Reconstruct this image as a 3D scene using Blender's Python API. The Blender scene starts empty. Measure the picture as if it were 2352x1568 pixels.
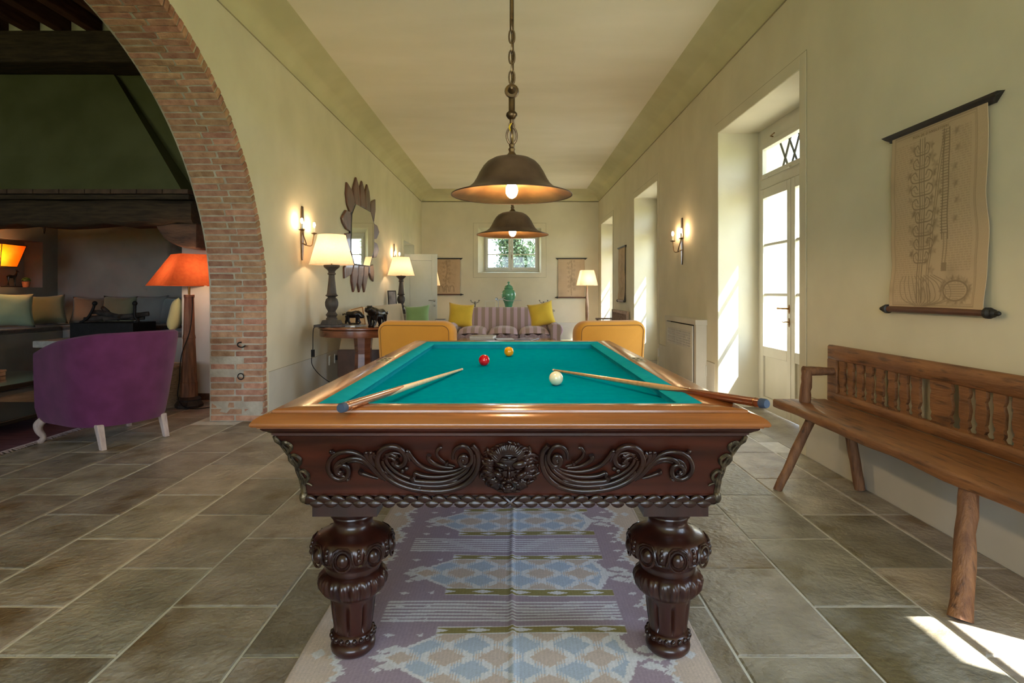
import bpy, bmesh, math, random
import numpy as np
from mathutils import Vector, Matrix
from mathutils import noise as mnoise
R = math.radians
random.seed(7)
rng = np.random.default_rng(7)
sc = bpy.context.scene
COL = sc.collection

# ------------------------------------------------------------------ camera, world, sun, exposure
F, VX, VY, H = 1372.0, 1180.0, 672.0, 1.21       # focal length in pixels, vanishing point, eye height
cam_d = bpy.data.cameras.new('camera')
cam = bpy.data.objects.new('camera', cam_d); COL.objects.link(cam)
cam.location = (0, 0, H); cam.rotation_euler = (R(90), 0, 0)
cam_d.sensor_width = 36; cam_d.lens = 36 * F / 2352
cam_d.shift_x = -(VX - 1176) / 2352; cam_d.shift_y = -(784 - VY) / 2352
cam_d.clip_start = .05; cam_d.clip_end = 200
sc.camera = cam

sc.view_settings.view_transform = 'Standard'; sc.view_settings.look = 'None'
sc.view_settings.gamma = 1; sc.view_settings.use_curve_mapping = False
sc.view_settings.exposure = 1.68
sc.cycles.use_denoising = True
sc.cycles.max_bounces = 8; sc.cycles.diffuse_bounces = 5; sc.cycles.glossy_bounces = 3
sc.cycles.transmission_bounces = 4; sc.cycles.transparent_max_bounces = 8
sc.cycles.sample_clamp_indirect = 6; sc.cycles.caustics_reflective = False; sc.cycles.caustics_refractive = False

w = bpy.data.worlds.new('sky'); sc.world = w; w.use_nodes = True
nt = w.node_tree; nt.nodes.clear()
wo = nt.nodes.new('ShaderNodeOutputWorld'); bg = nt.nodes.new('ShaderNodeBackground')
tc = nt.nodes.new('ShaderNodeTexCoord'); sx = nt.nodes.new('ShaderNodeSeparateXYZ'); cr = nt.nodes.new('ShaderNodeValToRGB')
nt.links.new(tc.outputs['Generated'], sx.inputs[0]); nt.links.new(sx.outputs['Z'], cr.inputs[0])
cr.color_ramp.elements[0].position = 0.0; cr.color_ramp.elements[0].color = (.76, .88, 1.0, 1)
cr.color_ramp.elements[1].position = .9; cr.color_ramp.elements[1].color = (.42, .64, 1.0, 1)
nt.links.new(cr.outputs[0], bg.inputs[0]); bg.inputs[1].default_value = 3.2
nt.links.new(bg.outputs[0], wo.inputs[0])

sun_d = bpy.data.lights.new('sun', 'SUN'); sun = bpy.data.objects.new('sun', sun_d); COL.objects.link(sun)
SUNV = Vector((-1.35, 1.0, -2.25)).normalized()
sun.rotation_euler = SUNV.to_track_quat('-Z', 'Y').to_euler()
sun_d.energy = 12; sun_d.angle = R(.6); sun_d.color = (1, .97, .92)

def portal(name, loc, rot, sx_, sy_):
    d = bpy.data.lights.new(name, 'AREA'); d.shape = 'RECTANGLE'; d.size = sx_; d.size_y = sy_
    d.cycles.is_portal = True
    o = bpy.data.objects.new(name, d); COL.objects.link(o); o.location = loc; o.rotation_euler = rot
    return o

# ------------------------------------------------------------------ colour and materials
def S(r, g, b):
    f = lambda c: (c / 255 / 12.92) if c / 255 <= .04045 else ((c / 255 + .055) / 1.055) ** 2.4
    return (f(r), f(g), f(b), 1)

def mat(name, c1, c2=None, rough=.55, scale=6, stretch=(1, 1, 1), bump=0, bscale=80, metal=0, coat=0,
        detail=4, ramp=(.35, .65), rnd=0, emit=None, trans=0, sheen=0, wear=None, spec=.5, attr=None, translucent=None):
    m = bpy.data.materials.new(name); m.use_nodes = True
    n = m.node_tree.nodes; L = m.node_tree.links
    b = n['Principled BSDF']; out = n['Material Output']
    t = n.new('ShaderNodeTexCoord'); mp = n.new('ShaderNodeMapping'); mp.inputs['Scale'].default_value = stretch
    L.new(t.outputs['Object'], mp.inputs[0])
    vec = mp.outputs[0]
    if rnd:                                   # each object gets its own patch of the texture
        oi = n.new('ShaderNodeObjectInfo'); ad = n.new('ShaderNodeVectorMath'); ad.operation = 'ADD'
        ml = n.new('ShaderNodeMath'); ml.operation = 'MULTIPLY'; ml.inputs[1].default_value = 37
        L.new(oi.outputs['Random'], ml.inputs[0]); L.new(vec, ad.inputs[0]); L.new(ml.outputs[0], ad.inputs[1]); vec = ad.outputs[0]
    if attr:
        a = n.new('ShaderNodeAttribute'); a.attribute_name = attr; col = a.outputs['Color']
    else:
        nz = n.new('ShaderNodeTexNoise'); nz.inputs['Scale'].default_value = scale; nz.inputs['Detail'].default_value = detail
        L.new(vec, nz.inputs['Vector'])
        r = n.new('ShaderNodeValToRGB'); r.color_ramp.elements[0].position = ramp[0]; r.color_ramp.elements[1].position = ramp[1]
        r.color_ramp.elements[0].color = c1; r.color_ramp.elements[1].color = c2 or c1
        L.new(nz.outputs['Fac'], r.inputs[0]); col = r.outputs[0]
    if wear:                                  # (colour, scale, threshold): blotches with a shape of their own
        w2 = n.new('ShaderNodeTexNoise'); w2.inputs['Scale'].default_value = wear[1]; w2.inputs['Detail'].default_value = 6
        L.new(vec, w2.inputs['Vector'])
        wr = n.new('ShaderNodeMapRange'); wr.inputs[1].default_value = wear[2]; wr.inputs[2].default_value = wear[2] + .12
        L.new(w2.outputs['Fac'], wr.inputs[0])
        mx = n.new('ShaderNodeMix'); mx.data_type = 'RGBA'; L.new(wr.outputs[0], mx.inputs[0]); L.new(col, mx.inputs[6]); mx.inputs[7].default_value = wear[0]
        col = mx.outputs[2]
    if rnd:
        hs = n.new('ShaderNodeHueSaturation'); mr = n.new('ShaderNodeMapRange'); mr.inputs[3].default_value = 1 - rnd; mr.inputs[4].default_value = 1 + rnd
        L.new(oi.outputs['Random'], mr.inputs[0]); L.new(mr.outputs[0], hs.inputs['Value'])
        wn = n.new('ShaderNodeTexWhiteNoise'); wn.noise_dimensions = '1D'; L.new(ml.outputs[0], wn.inputs['W'])
        mh = n.new('ShaderNodeMapRange'); mh.inputs[3].default_value = .5 - rnd * .06; mh.inputs[4].default_value = .5 + rnd * .06
        L.new(wn.outputs['Value'], mh.inputs[0]); L.new(mh.outputs[0], hs.inputs['Hue'])
        L.new(col, hs.inputs['Color']); col = hs.outputs[0]
    L.new(col, b.inputs['Base Color'])
    b.inputs['Roughness'].default_value = rough; b.inputs['Metallic'].default_value = metal
    b.inputs['Coat Weight'].default_value = coat; b.inputs['Coat Roughness'].default_value = .08
    b.inputs['Sheen Weight'].default_value = sheen; b.inputs['Specular IOR Level'].default_value = spec
    if trans: b.inputs['Transmission Weight'].default_value = trans
    if emit:
        L.new(col, b.inputs['Emission Color']); b.inputs['Emission Strength'].default_value = emit
    if bump:
        bn = n.new('ShaderNodeTexNoise'); bn.inputs['Scale'].default_value = bscale; bn.inputs['Detail'].default_value = 5
        L.new(vec, bn.inputs['Vector'])
        bp = n.new('ShaderNodeBump'); bp.inputs['Strength'].default_value = bump; bp.inputs['Distance'].default_value = .01
        L.new(bn.outputs['Fac'], bp.inputs['Height']); L.new(bp.outputs[0], b.inputs['Normal'])
    if translucent:
        tl = n.new('ShaderNodeBsdfTranslucent'); ms = n.new('ShaderNodeMixShader'); ms.inputs[0].default_value = translucent
        L.new(col, tl.inputs[0]); L.new(b.outputs[0], ms.inputs[1]); L.new(tl.outputs[0], ms.inputs[2]); L.new(ms.outputs[0], out.inputs[0])
    return m

def glow(name, c, strength):
    m = bpy.data.materials.new(name); m.use_nodes = True; n = m.node_tree.nodes; n.remove(n['Principled BSDF'])
    e = n.new('ShaderNodeEmission'); e.inputs[0].default_value = c; e.inputs[1].default_value = strength
    m.node_tree.links.new(e.outputs[0], n['Material Output'].inputs[0]); return m

def glass_mat(name):
    m = bpy.data.materials.new(name); m.use_nodes = True; n = m.node_tree.nodes; L = m.node_tree.links; n.remove(n['Principled BSDF'])
    t = n.new('ShaderNodeBsdfTransparent'); t.inputs[0].default_value = (.96, .98, .97, 1)
    g = n.new('ShaderNodeBsdfGlossy'); g.inputs['Roughness'].default_value = .02
    lw = n.new('ShaderNodeLayerWeight'); pw = n.new('ShaderNodeMath'); pw.operation = 'POWER'; pw.inputs[1].default_value = 5
    fr = n.new('ShaderNodeMath'); fr.operation = 'MULTIPLY_ADD'; fr.inputs[1].default_value = .9; fr.inputs[2].default_value = .05
    L.new(lw.outputs['Facing'], pw.inputs[0]); L.new(pw.outputs[0], fr.inputs[0])
    mx = n.new('ShaderNodeMixShader'); L.new(fr.outputs[0], mx.inputs[0]); L.new(t.outputs[0], mx.inputs[1]); L.new(g.outputs[0], mx.inputs[2])
    L.new(mx.outputs[0], n['Material Output'].inputs[0]); return m

m_wall = mat('wall_plaster', S(208, 200, 176), S(218, 210, 186), rough=.85, scale=2.2, bump=.12, bscale=14, ramp=(.3, .7), spec=.2)
m_dado = mat('dado_paint', S(198, 193, 180), S(206, 201, 188), rough=.8, scale=3, bump=.1, bscale=20, spec=.2)
m_ceil = mat('ceiling_plaster', S(234, 226, 206), S(240, 232, 214), rough=.85, scale=1.5, bump=.06, bscale=9, stretch=(.5, 1.6, 1), spec=.2)
m_cove = mat('cove_plaster', S(196, 190, 152), S(206, 200, 162), rough=.85, scale=2, bump=.08, bscale=10, spec=.2)
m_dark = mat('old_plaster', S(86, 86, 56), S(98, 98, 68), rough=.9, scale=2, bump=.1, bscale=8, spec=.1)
m_grey = mat('inglenook_plaster', S(128, 126, 124), S(142, 140, 136), rough=.85, scale=2, bump=.1, bscale=10, spec=.15, wear=(S(60, 56, 52), 1.1, .62))
m_white = mat('white_limewash', S(176, 172, 164), S(190, 186, 178), rough=.85, scale=3, bump=.1, bscale=12, spec=.2)
m_paint = mat('cream_gloss_paint', S(202, 198, 182), S(210, 206, 192), rough=.35, scale=3)
m_greyp = mat('pale_green_paint', S(190, 198, 190), S(198, 204, 198), rough=.4, scale=3)
m_glass = glass_mat('window_glass')
m_stone = mat('flagstone_stone', S(128, 119, 104), S(168, 159, 144), rough=.44, scale=6, bump=1.0, bscale=34, rnd=.24, detail=10, spec=.45, ramp=(.3, .7), wear=(S(116, 100, 72), 2.6, .56))
m_grout = mat('grout', S(226, 222, 212), S(206, 202, 192), rough=.9, scale=14, bump=.3, bscale=60)
m_brick = mat('clay_brick', S(156, 112, 88), S(184, 142, 114), rough=.9, scale=14, bump=.8, bscale=45, rnd=.2, detail=7, spec=.2, wear=(S(176, 146, 128), 10, .64))
m_mort = mat('lime_mortar', S(188, 178, 160), S(164, 152, 134), rough=.95, scale=9, bump=.7, bscale=40, spec=.1)
m_beam = mat('smoked_oak_beam', S(52, 42, 32), S(74, 60, 44), rough=.8, scale=5, stretch=(1, 6, 8), bump=.7, bscale=18, spec=.3)
m_joist = mat('dark_joist_wood', S(78, 52, 38), S(96, 68, 50), rough=.8, scale=5, stretch=(6, 1, 6), bump=.5, bscale=18, spec=.2)
m_iron = mat('black_iron', S(28, 26, 24), S(40, 38, 36), rough=.5, metal=.8, scale=20, bump=.3)
m_brass = mat('aged_brass', S(150, 112, 62), S(120, 86, 46), rough=.35, metal=1, scale=18)
m_chrome = mat('steel', S(170, 168, 160), None, rough=.25, metal=1)

# ------------------------------------------------------------------ mesh helpers
class MB:
    def __init__(s): s.v = []; s.f = []
    def add(s, vs, fs):
        o = len(s.v); s.v += [tuple(p) for p in vs]; s.f += [tuple(o + i for i in f) for f in fs]; return s
    def box(s, x0, x1, y0, y1, z0, z1):
        return s.add([(x0, y0, z0), (x1, y0, z0), (x1, y1, z0), (x0, y1, z0), (x0, y0, z1), (x1, y0, z1), (x1, y1, z1), (x0, y1, z1)],
                     [(0, 3, 2, 1), (4, 5, 6, 7), (0, 1, 5, 4), (1, 2, 6, 5), (2, 3, 7, 6), (3, 0, 4, 7)])
    def frustum(s, c0, h0, c1, h1):
        a = [(c0[0] + i * h0[0], c0[1] + j * h0[1], c0[2]) for i, j in ((-1, -1), (1, -1), (1, 1), (-1, 1))]
        b = [(c1[0] + i * h1[0], c1[1] + j * h1[1], c1[2]) for i, j in ((-1, -1), (1, -1), (1, 1), (-1, 1))]
        return s.add(a + b, [(0, 3, 2, 1), (4, 5, 6, 7), (0, 1, 5, 4), (1, 2, 6, 5), (2, 3, 7, 6), (3, 0, 4, 7)])
    def loops(s, loops, cap0=True, cap1=True, closed=True):
        n = len(loops[0]); vs = [p for l in loops for p in l]; fs = []
        for i in range(len(loops) - 1):
            for j in range(n if closed else n - 1):
                k = (j + 1) % n
                fs.append((i * n + j, i * n + k, (i + 1) * n + k, (i + 1) * n + j))
        if cap0: fs.append(tuple(range(n))[::-1])
        if cap1: fs.append(tuple((len(loops) - 1) * n + i for i in range(n)))
        return s.add(vs, fs)
    def lathe(s, prof, c=(0, 0, 0), n=24, fn=None, cap0=True, cap1=True, axis='z'):
        L = []
        for r, z in prof:
            l = []
            for j in range(n):
                a = 2 * math.pi * j / n; rr = r * (fn(a, z) if fn else 1)
                p = (rr * math.cos(a), rr * math.sin(a), z)
                if axis == 'y': p = (p[0], z, p[1])
                if axis == 'x': p = (z, p[0], p[1])
                l.append((c[0] + p[0], c[1] + p[1], c[2] + p[2]))
            L.append(l)
        return s.loops(L, cap0, cap1)
    def tube(s, pts, r, n=8, flat=None, cap=True, closed=False):
        pts = [Vector(p) for p in pts]; m = len(pts)
        rs = r if hasattr(r, '__len__') else [r] * m
        L = []; prev = None
        for i, p in enumerate(pts):
            t = (pts[(i + 1) % m] - pts[i - 1]) if closed else (pts[min(i + 1, m - 1)] - pts[max(i - 1, 0)])
            if t.length < 1e-9: t = Vector((0, 0, 1))
            t.normalize()
            if prev is None:
                u = t.cross(Vector((0, 0, 1)));
                if u.length < 1e-3: u = t.cross(Vector((0, 1, 0)))
            else:
                u = prev - t * prev.dot(t)
            u.normalize(); prev = u; q = t.cross(u)
            L.append([tuple(p + (u * math.cos(a) + q * math.sin(a)) * rs[i]) for a in (2 * math.pi * j / n for j in range(n))])
        if closed: L.append(L[0]); return s.loops(L, False, False)
        return s.loops(L, cap, cap)
    def ell(s, c, r, n=12, m=8, rot=None):
        prof = []
        L = []
        for i in range(m + 1):
            th = math.pi * i / m; th = min(max(th, .02), math.pi - .02)
            l = []
            for j in range(n):
                a = 2 * math.pi * j / n
                p = Vector((r[0] * math.sin(th) * math.cos(a), r[1] * math.sin(th) * math.sin(a), -r[2] * math.cos(th)))
                if rot: p = rot @ p
                l.append((c[0] + p.x, c[1] + p.y, c[2] + p.z))
            L.append(l)
        return s.loops(L)
    def prism(s, poly, d0, d1, axis='y'):
        f = {'y': lambda a, b, d: (a, d, b), 'x': lambda a, b, d: (d, a, b), 'z': lambda a, b, d: (a, b, d)}[axis]
        return s.loops([[f(a, b, d0) for a, b in poly], [f(a, b, d1) for a, b in poly]])
    def grid(s, fn, nu, nv):
        vs = [fn(i / nu, j / nv) for i in range(nu + 1) for j in range(nv + 1)]
        fs = [(i * (nv + 1) + j, (i + 1) * (nv + 1) + j, (i + 1) * (nv + 1) + j + 1, i * (nv + 1) + j + 1) for i in range(nu) for j in range(nv)]
        return s.add(vs, fs)
    def mesh(s, name, m, smooth=True):
        me = bpy.data.meshes.new(name); me.from_pydata(s.v, [], s.f)
        bm = bmesh.new(); bm.from_mesh(me); bmesh.ops.recalc_face_normals(bm, faces=bm.faces); bm.to_mesh(me); bm.free()
        me.materials.append(m)
        if smooth:
            me.polygons.foreach_set('use_smooth', [True] * len(me.polygons)); me.set_sharp_from_angle(angle=R(46))
        return me
    def build(s, name, m, parent=None, smooth=True, bevel=0, seg=2, subd=0):
        o = bpy.data.objects.new(name, s.mesh(name, m, smooth)); COL.objects.link(o)
        if parent is not None: adopt(o, parent)
        if bevel:
            b = o.modifiers.new('edge', 'BEVEL'); b.width = bevel; b.segments = seg; b.limit_method = 'ANGLE'; b.angle_limit = R(35)
        if subd:
            d = o.modifiers.new('smooth', 'SUBSURF'); d.levels = subd; d.render_levels = subd
        return o

def abs_matrix(o):
    m = o.matrix_basis.copy()
    if o.parent is not None: m = abs_matrix(o.parent) @ o.matrix_parent_inverse @ m
    return m
WORLD = [False]
def adopt(o, p):
    o.parent = p
    if p.get('world'): o.matrix_parent_inverse = abs_matrix(p).inverted()      # parts given in room coordinates
    elif p.parent is not None and root_of(p).get('world'): o.matrix_parent_inverse = abs_matrix(p).inverted()
def root_of(o):
    while o.parent is not None: o = o.parent
    return o
def tag(o, label=None, cat=None, group=None, kind=None):
    for k, v in (('label', label), ('category', cat), ('group', group), ('kind', kind)):
        if v: o[k] = v
    return o
def thing(name, loc, label, cat, rz=0, group=None, world=True):
    o = bpy.data.objects.new(name, None); COL.objects.link(o); o.empty_display_size = .1
    o.location = loc; o.rotation_euler = (0, 0, rz)
    if world: o['world'] = 1
    return tag(o, label, cat, group)
def struct(o): o['kind'] = 'structure'; return o
def copy_tree(o, parent=None):
    c = o.copy(); COL.objects.link(c)
    if parent is not None: c.parent = parent
    for ch in [x for x in bpy.data.objects if x.parent == o]: copy_tree(ch, c)
    return c
def P(u, v, y):                                   # a point of the photograph at a known distance y -> room coordinates
    return Vector(((u - VX) * y / F, y, H - (v - VY) * y / F))
def bulb(c, r, watts, col, parent, name='bulb'):
    """a glowing lamp bulb: an emitting ellipsoid of the given radiant power"""
    k = 'bulb_%g_%g' % (watts, r[2])
    area = 4 * math.pi * ((2 * (r[0] * r[2]) ** 1.6 + (r[0] * r[0]) ** 1.6) / 3) ** (1 / 1.6)
    m = bpy.data.materials.get(k) or glow(k, tuple(col) + (1,), watts / (math.pi * area))
    b = MB(); b.ell(c, r, 14, 10); return b.build(name, m, parent)
def spline(pts, n=6):
    """Catmull-Rom through points (any dimension)."""
    p = [np.array(q, float) for q in pts]; p = [2 * p[0] - p[1]] + p + [2 * p[-1] - p[-2]]
    out = []
    for i in range(1, len(p) - 2):
        for k in range(n):
            t = k / n
            out.append(.5 * (2 * p[i] + (p[i + 1] - p[i - 1]) * t + (2 * p[i - 1] - 5 * p[i] + 4 * p[i + 1] - p[i + 2]) * t * t + (3 * p[i] - p[i - 1] - 3 * p[i + 1] + p[i + 2]) * t ** 3))
    out.append(p[-2]); return out
def colour_grid(name, m, pos, rgb, nu, nv, parent=None):
    """A surface of nu x nv vertices carrying a flat print as a colour attribute."""
    idx = np.arange(nu * nv).reshape(nu, nv)
    q = np.stack([idx[:-1, :-1], idx[1:, :-1], idx[1:, 1:], idx[:-1, 1:]], -1).reshape(-1, 4)
    me = bpy.data.meshes.new(name)
    me.vertices.add(nu * nv); me.vertices.foreach_set('co', pos.reshape(-1))
    me.loops.add(q.size); me.loops.foreach_set('vertex_index', q.reshape(-1))
    me.polygons.add(len(q)); me.polygons.foreach_set('loop_start', np.arange(0, q.size, 4)); me.polygons.foreach_set('loop_total', np.full(len(q), 4))
    me.update(calc_edges=True)
    a = me.color_attributes.new('print', 'FLOAT_COLOR', 'POINT')
    rgba = np.concatenate([rgb.reshape(-1, 3), np.ones((nu * nv, 1))], 1); a.data.foreach_set('color', rgba.reshape(-1))
    me.polygons.foreach_set('use_smooth', [True] * len(q)); me.materials.append(m); me.validate()
    o = bpy.data.objects.new(name, me); COL.objects.link(o)
    if parent is not None: adopt(o, parent)
    return o
# ================================================================== THE ROOM
XL, XR, YE, YB = -2.36, 2.17, 15.3, -4.6         # left wall, right wall, end wall, wall behind the camera
WT = .5                                          # thickness of the left wall
ZC, ZT = 3.55, 3.81                              # foot of the cove, ceiling
XO = 2.94                                        # outer face of the right wall
NICHES = [(0, 1.79), (4.53, 6.33), (9.02, 10.75), (13.1, 14.8)]
NTOP = 2.9

# right wall with its deep door recesses
b = MB(); y = YB
for a, c in NICHES:
    b.box(XR, XO, y, a, 0, ZC + .5); b.box(XR, XO, a, c, NTOP, ZC + .5); y = c
b.box(XR, XO, y, YE + .7, 0, ZC + .5)
wall_right = struct(b.build('wall_right', m_wall, smooth=False))
# end wall with a splayed window opening
wx0, wx1, wz0, wz1 = -.914, .7025, 1.723, 2.87
ix0, ix1, iz0, iz1 = -.76, .645, 1.765, 2.76
b = MB(); y0, y1, y2 = YE, 15.6, 15.95
b.box(XL - WT, wx0, y0, y1, 0, 4.1); b.box(wx1, XR + .01, y0, y1, 0, 4.1); b.box(wx0, wx1, y0, y1, 0, wz0); b.box(wx0, wx1, y0, y1, wz1, 4.1)
for q in ([(wx0, y0), (ix0, y1), (wx0, y1)], [(wx1, y0), (wx1, y1), (ix1, y1)]): b.prism(q, wz0, wz1, 'z')
for z_a, z_b in ((wz0, iz0), (wz1, iz1)):
    b.add([(wx0, y0, z_a), (wx1, y0, z_a), (wx1, y1, z_b), (wx0, y1, z_b), (wx0, y1, z_a), (wx1, y1, z_a)], [(0, 1, 2, 3), (0, 3, 4), (1, 5, 2), (0, 4, 5, 1), (3, 2, 5, 4)])
b.box(XL - WT, ix0, y1, y2, 0, 4.1); b.box(ix1, XR + .01, y1, y2, 0, 4.1); b.box(ix0, ix1, y1, y2, 0, iz0); b.box(ix0, ix1, y1, y2, iz1, 4.1)
wall_end = struct(b.build('wall_end', m_wall, smooth=False))

# left wall: pierced by the brick arch and, far off, by a doorway
YC, ZS, AR, BR, EXP = 3.55, 1.15, 2.07, 2.06, 1.85
def arch_z(dy, a=AR, bb=BR):
    q = 1 - (abs(dy) / a) ** EXP
    return ZS + bb * max(q, 0) ** (1 / EXP)
b = MB(); x0, x1 = XL - WT, XL
off = .08
ys = [YC + (AR + off) * math.sin(t) for t in np.linspace(-math.pi / 2, math.pi / 2, 61)]
zs = [arch_z(q - YC, AR + off, BR + off) for q in ys]
for i in range(60):
    ya, yb, za, zb = ys[i], ys[i + 1], zs[i], zs[i + 1]
    b.add([(x1, ya, za), (x1, yb, zb), (x1, yb, 4.3), (x1, ya, 4.3), (x0, ya, za), (x0, yb, zb), (x0, yb, 4.3), (x0, ya, 4.3)],
          [(0, 1, 2, 3), (4, 7, 6, 5), (0, 4, 5, 1), (3, 2, 6, 7)])
DY0, DY1, DZ = 12.78, 14.1, 2.33                 # doorway
b.box(x0, x1, YB, ys[0], 0, 4.3); b.box(x0, x1, ys[-1], DY0, 0, 4.3); b.box(x0, x1, DY0, DY1, DZ, 4.3); b.box(x0, x1, DY1, YE + .7, 0, 4.3)
wall_left = struct(b.build('wall_left', m_wall, smooth=False))
b = MB(); b.box(x0 - .9, x0 - .8, DY0 - .6, DY1 + .6, 0, 2.6); struct(b.build('wall_passage', m_wall, smooth=False))
# wall behind the camera with tall windows that light the near end of the room
b = MB()
RW = [(-7.3, -4.2), (-2.2, -.85), (-.7, .65), (.8, 2.05)]; x = XL - 6
for a, c in RW:
    b.box(x, a, YB - .12, YB, 0, 4.3); b.box(a, c, YB - .12, YB, 0, .25); b.box(a, c, YB - .12, YB, 3.35, 4.3); x = c
b.box(x, XO, YB - .12, YB, 0, 4.3)
wall_rear = struct(b.build('wall_rear', m_wall, smooth=False))

# cove and ceiling
loops = []
for i in range(9):
    t = i / 8 * math.pi / 2; ins = .343 * (1 - math.cos(t)) ; z = ZC + (ZT - ZC) * math.sin(t)
    ins = .343 * (i / 8) ** 1.35; z = ZC + (ZT - ZC) * (i / 8) ** .75
    loops.append([(XL + ins, YB + ins, z), (XR - ins, YB + ins, z), (XR - ins, YE - ins, z), (XL + ins, YE - ins, z)])
b = MB(); b.loops([[(x_ - .012 * (1 if x_ < 0 else -1), y_, ZC - .012) for x_, y_, z_ in loops[0]]] + loops, False, False)
cove = struct(b.build('trim_cove', m_cove))
b = MB(); b.box(XL, XL + .010, YB, YE, ZC - .018, ZC - .011); b.box(XR - .010, XR, YB, YE, ZC - .018, ZC - .011); b.box(XL, XR, YE - .010, YE, ZC - .018, ZC - .011); cove_lip = b
b = MB(); i = .343; b.box(XL + i - .02, XR - i + .02, YB, YE - i + .02, ZT, ZT + .1); ceiling = struct(b.build('ceiling', m_ceil, smooth=False))
b = MB(); b.box(-8.2, XO + .5, YB - .6, YE + .7, 4.3, 4.5); roof = struct(b.build('ceiling_roof_slab', m_dark, smooth=False))
b = MB(); b.box(XO, 3.524, YB - 1, YE + 1.5, 3.4, 3.52); struct(b.build('trim_eaves', m_joist, smooth=False))

b = MB(); b.box(-9, XO + 1, YB - 1.6, YB - .12, 3.5, 3.6); struct(b.build('trim_rear_sun_block', m_joist, smooth=False))  # unseen roof added to keep direct sun out of the rear windows

# dado panels (a hair proud of the wall, with a dark strip for the shade of the top line) and bands round the openings
DH = .445
def dado(name, boxes):
    b = MB(); [b.box(*q) for q in boxes]; return struct(b.build(name, m_dado, smooth=False, bevel=.002, seg=1))
m_line = mat('incised_line_shade', S(156, 146, 118), S(168, 158, 130), rough=.9, scale=8)  # darker strips on the plaster, painting the shade of incised lines
def groove_shade(parent, boxes):
    b = MB(); [b.box(*q) for q in boxes]; return b.build('groove_shade', m_line, parent, smooth=False)
segs = []; y = YB
for a, c in NICHES: segs.append((y, a - .11)); y = c + .11
segs.append((y, YE))
cove_lip.build('groove_shade', m_line, cove, smooth=False)
o = dado('baseboard_right', [(XR - .005, XR + .01, a, c, 0, DH) for a, c in segs]); groove_shade(o, [(XR - .003, XR + .004, a, c, DH, DH + .005) for a, c in segs])
o = dado('baseboard_left', [(XL - .01, XL + .005, 5.75, DY0 - .12, 0, DH), (XL - .01, XL + .005, DY1 + .12, YE, 0, DH), (XL - .01, XL + .005, YB, 1.38, 0, DH)]); groove_shade(o, [(XL - .004, XL + .003, 5.75, DY0 - .12, DH, DH + .005)])
dado('baseboard_end', [(XL, XR, YE - .005, YE + .01, 0, DH)])
for k, (a, c) in enumerate(NICHES):
    b = MB(); t = .105
    e = .002; b.box(XR - .006, XR + .01, a - t, a - e, 0, NTOP + t); b.box(XR - .006, XR + .01, c + e, c + t, 0, NTOP + t); b.box(XR - .006, XR + .01, a - e, c + e, NTOP + e, NTOP + t)
    o = struct(b.build('trim_%d' % (k + 1), m_wall, smooth=False, bevel=.002, seg=1)); g = .005
    groove_shade(o, [(XR - .003, XR + .004, a - t - g, a - t, 0, NTOP + t + g), (XR - .003, XR + .004, c + t, c + t + g, 0, NTOP + t + g), (XR - .003, XR + .004, a - t, c + t, NTOP + t, NTOP + t + g)])
b = MB(); t = .12
e = .002; b.box(wx0 - t, wx0 - e, YE - .006, YE + .01, wz0 - t, wz1 + t); b.box(wx1 + e, wx1 + t, YE - .006, YE + .01, wz0 - t, wz1 + t)
b.box(wx0 - e, wx1 + e, YE - .006, YE + .01, wz0 - t, wz0 - e); b.box(wx0 - e, wx1 + e, YE - .006, YE + .01, wz1 + e, wz1 + t)
o = struct(b.build('trim_5', m_wall, smooth=False, bevel=.002, seg=1)); g = .007
groove_shade(o, [(wx0 - t - g, wx0 - t, YE - .003, YE + .004, wz0 - t - g, wz1 + t + g), (wx1 + t, wx1 + t + g, YE - .003, YE + .004, wz0 - t - g, wz1 + t + g), (wx0 - t, wx1 + t, YE - .003, YE + .004, wz0 - t - g, wz0 - t), (wx0 - t, wx1 + t, YE - .003, YE + .004, wz1 + t, wz1 + t + g)])
b = MB(); t = .14
b.box(XL - .01, XL + .012, DY0 - t, DY0, 0, DZ + t); b.box(XL - .01, XL + .012, DY1, DY1 + t, 0, DZ + t); b.box(XL - .01, XL + .012, DY0, DY1, DZ, DZ + t)
struct(b.build('trim_6', m_wall, smooth=False, bevel=.003, seg=1))

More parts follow.
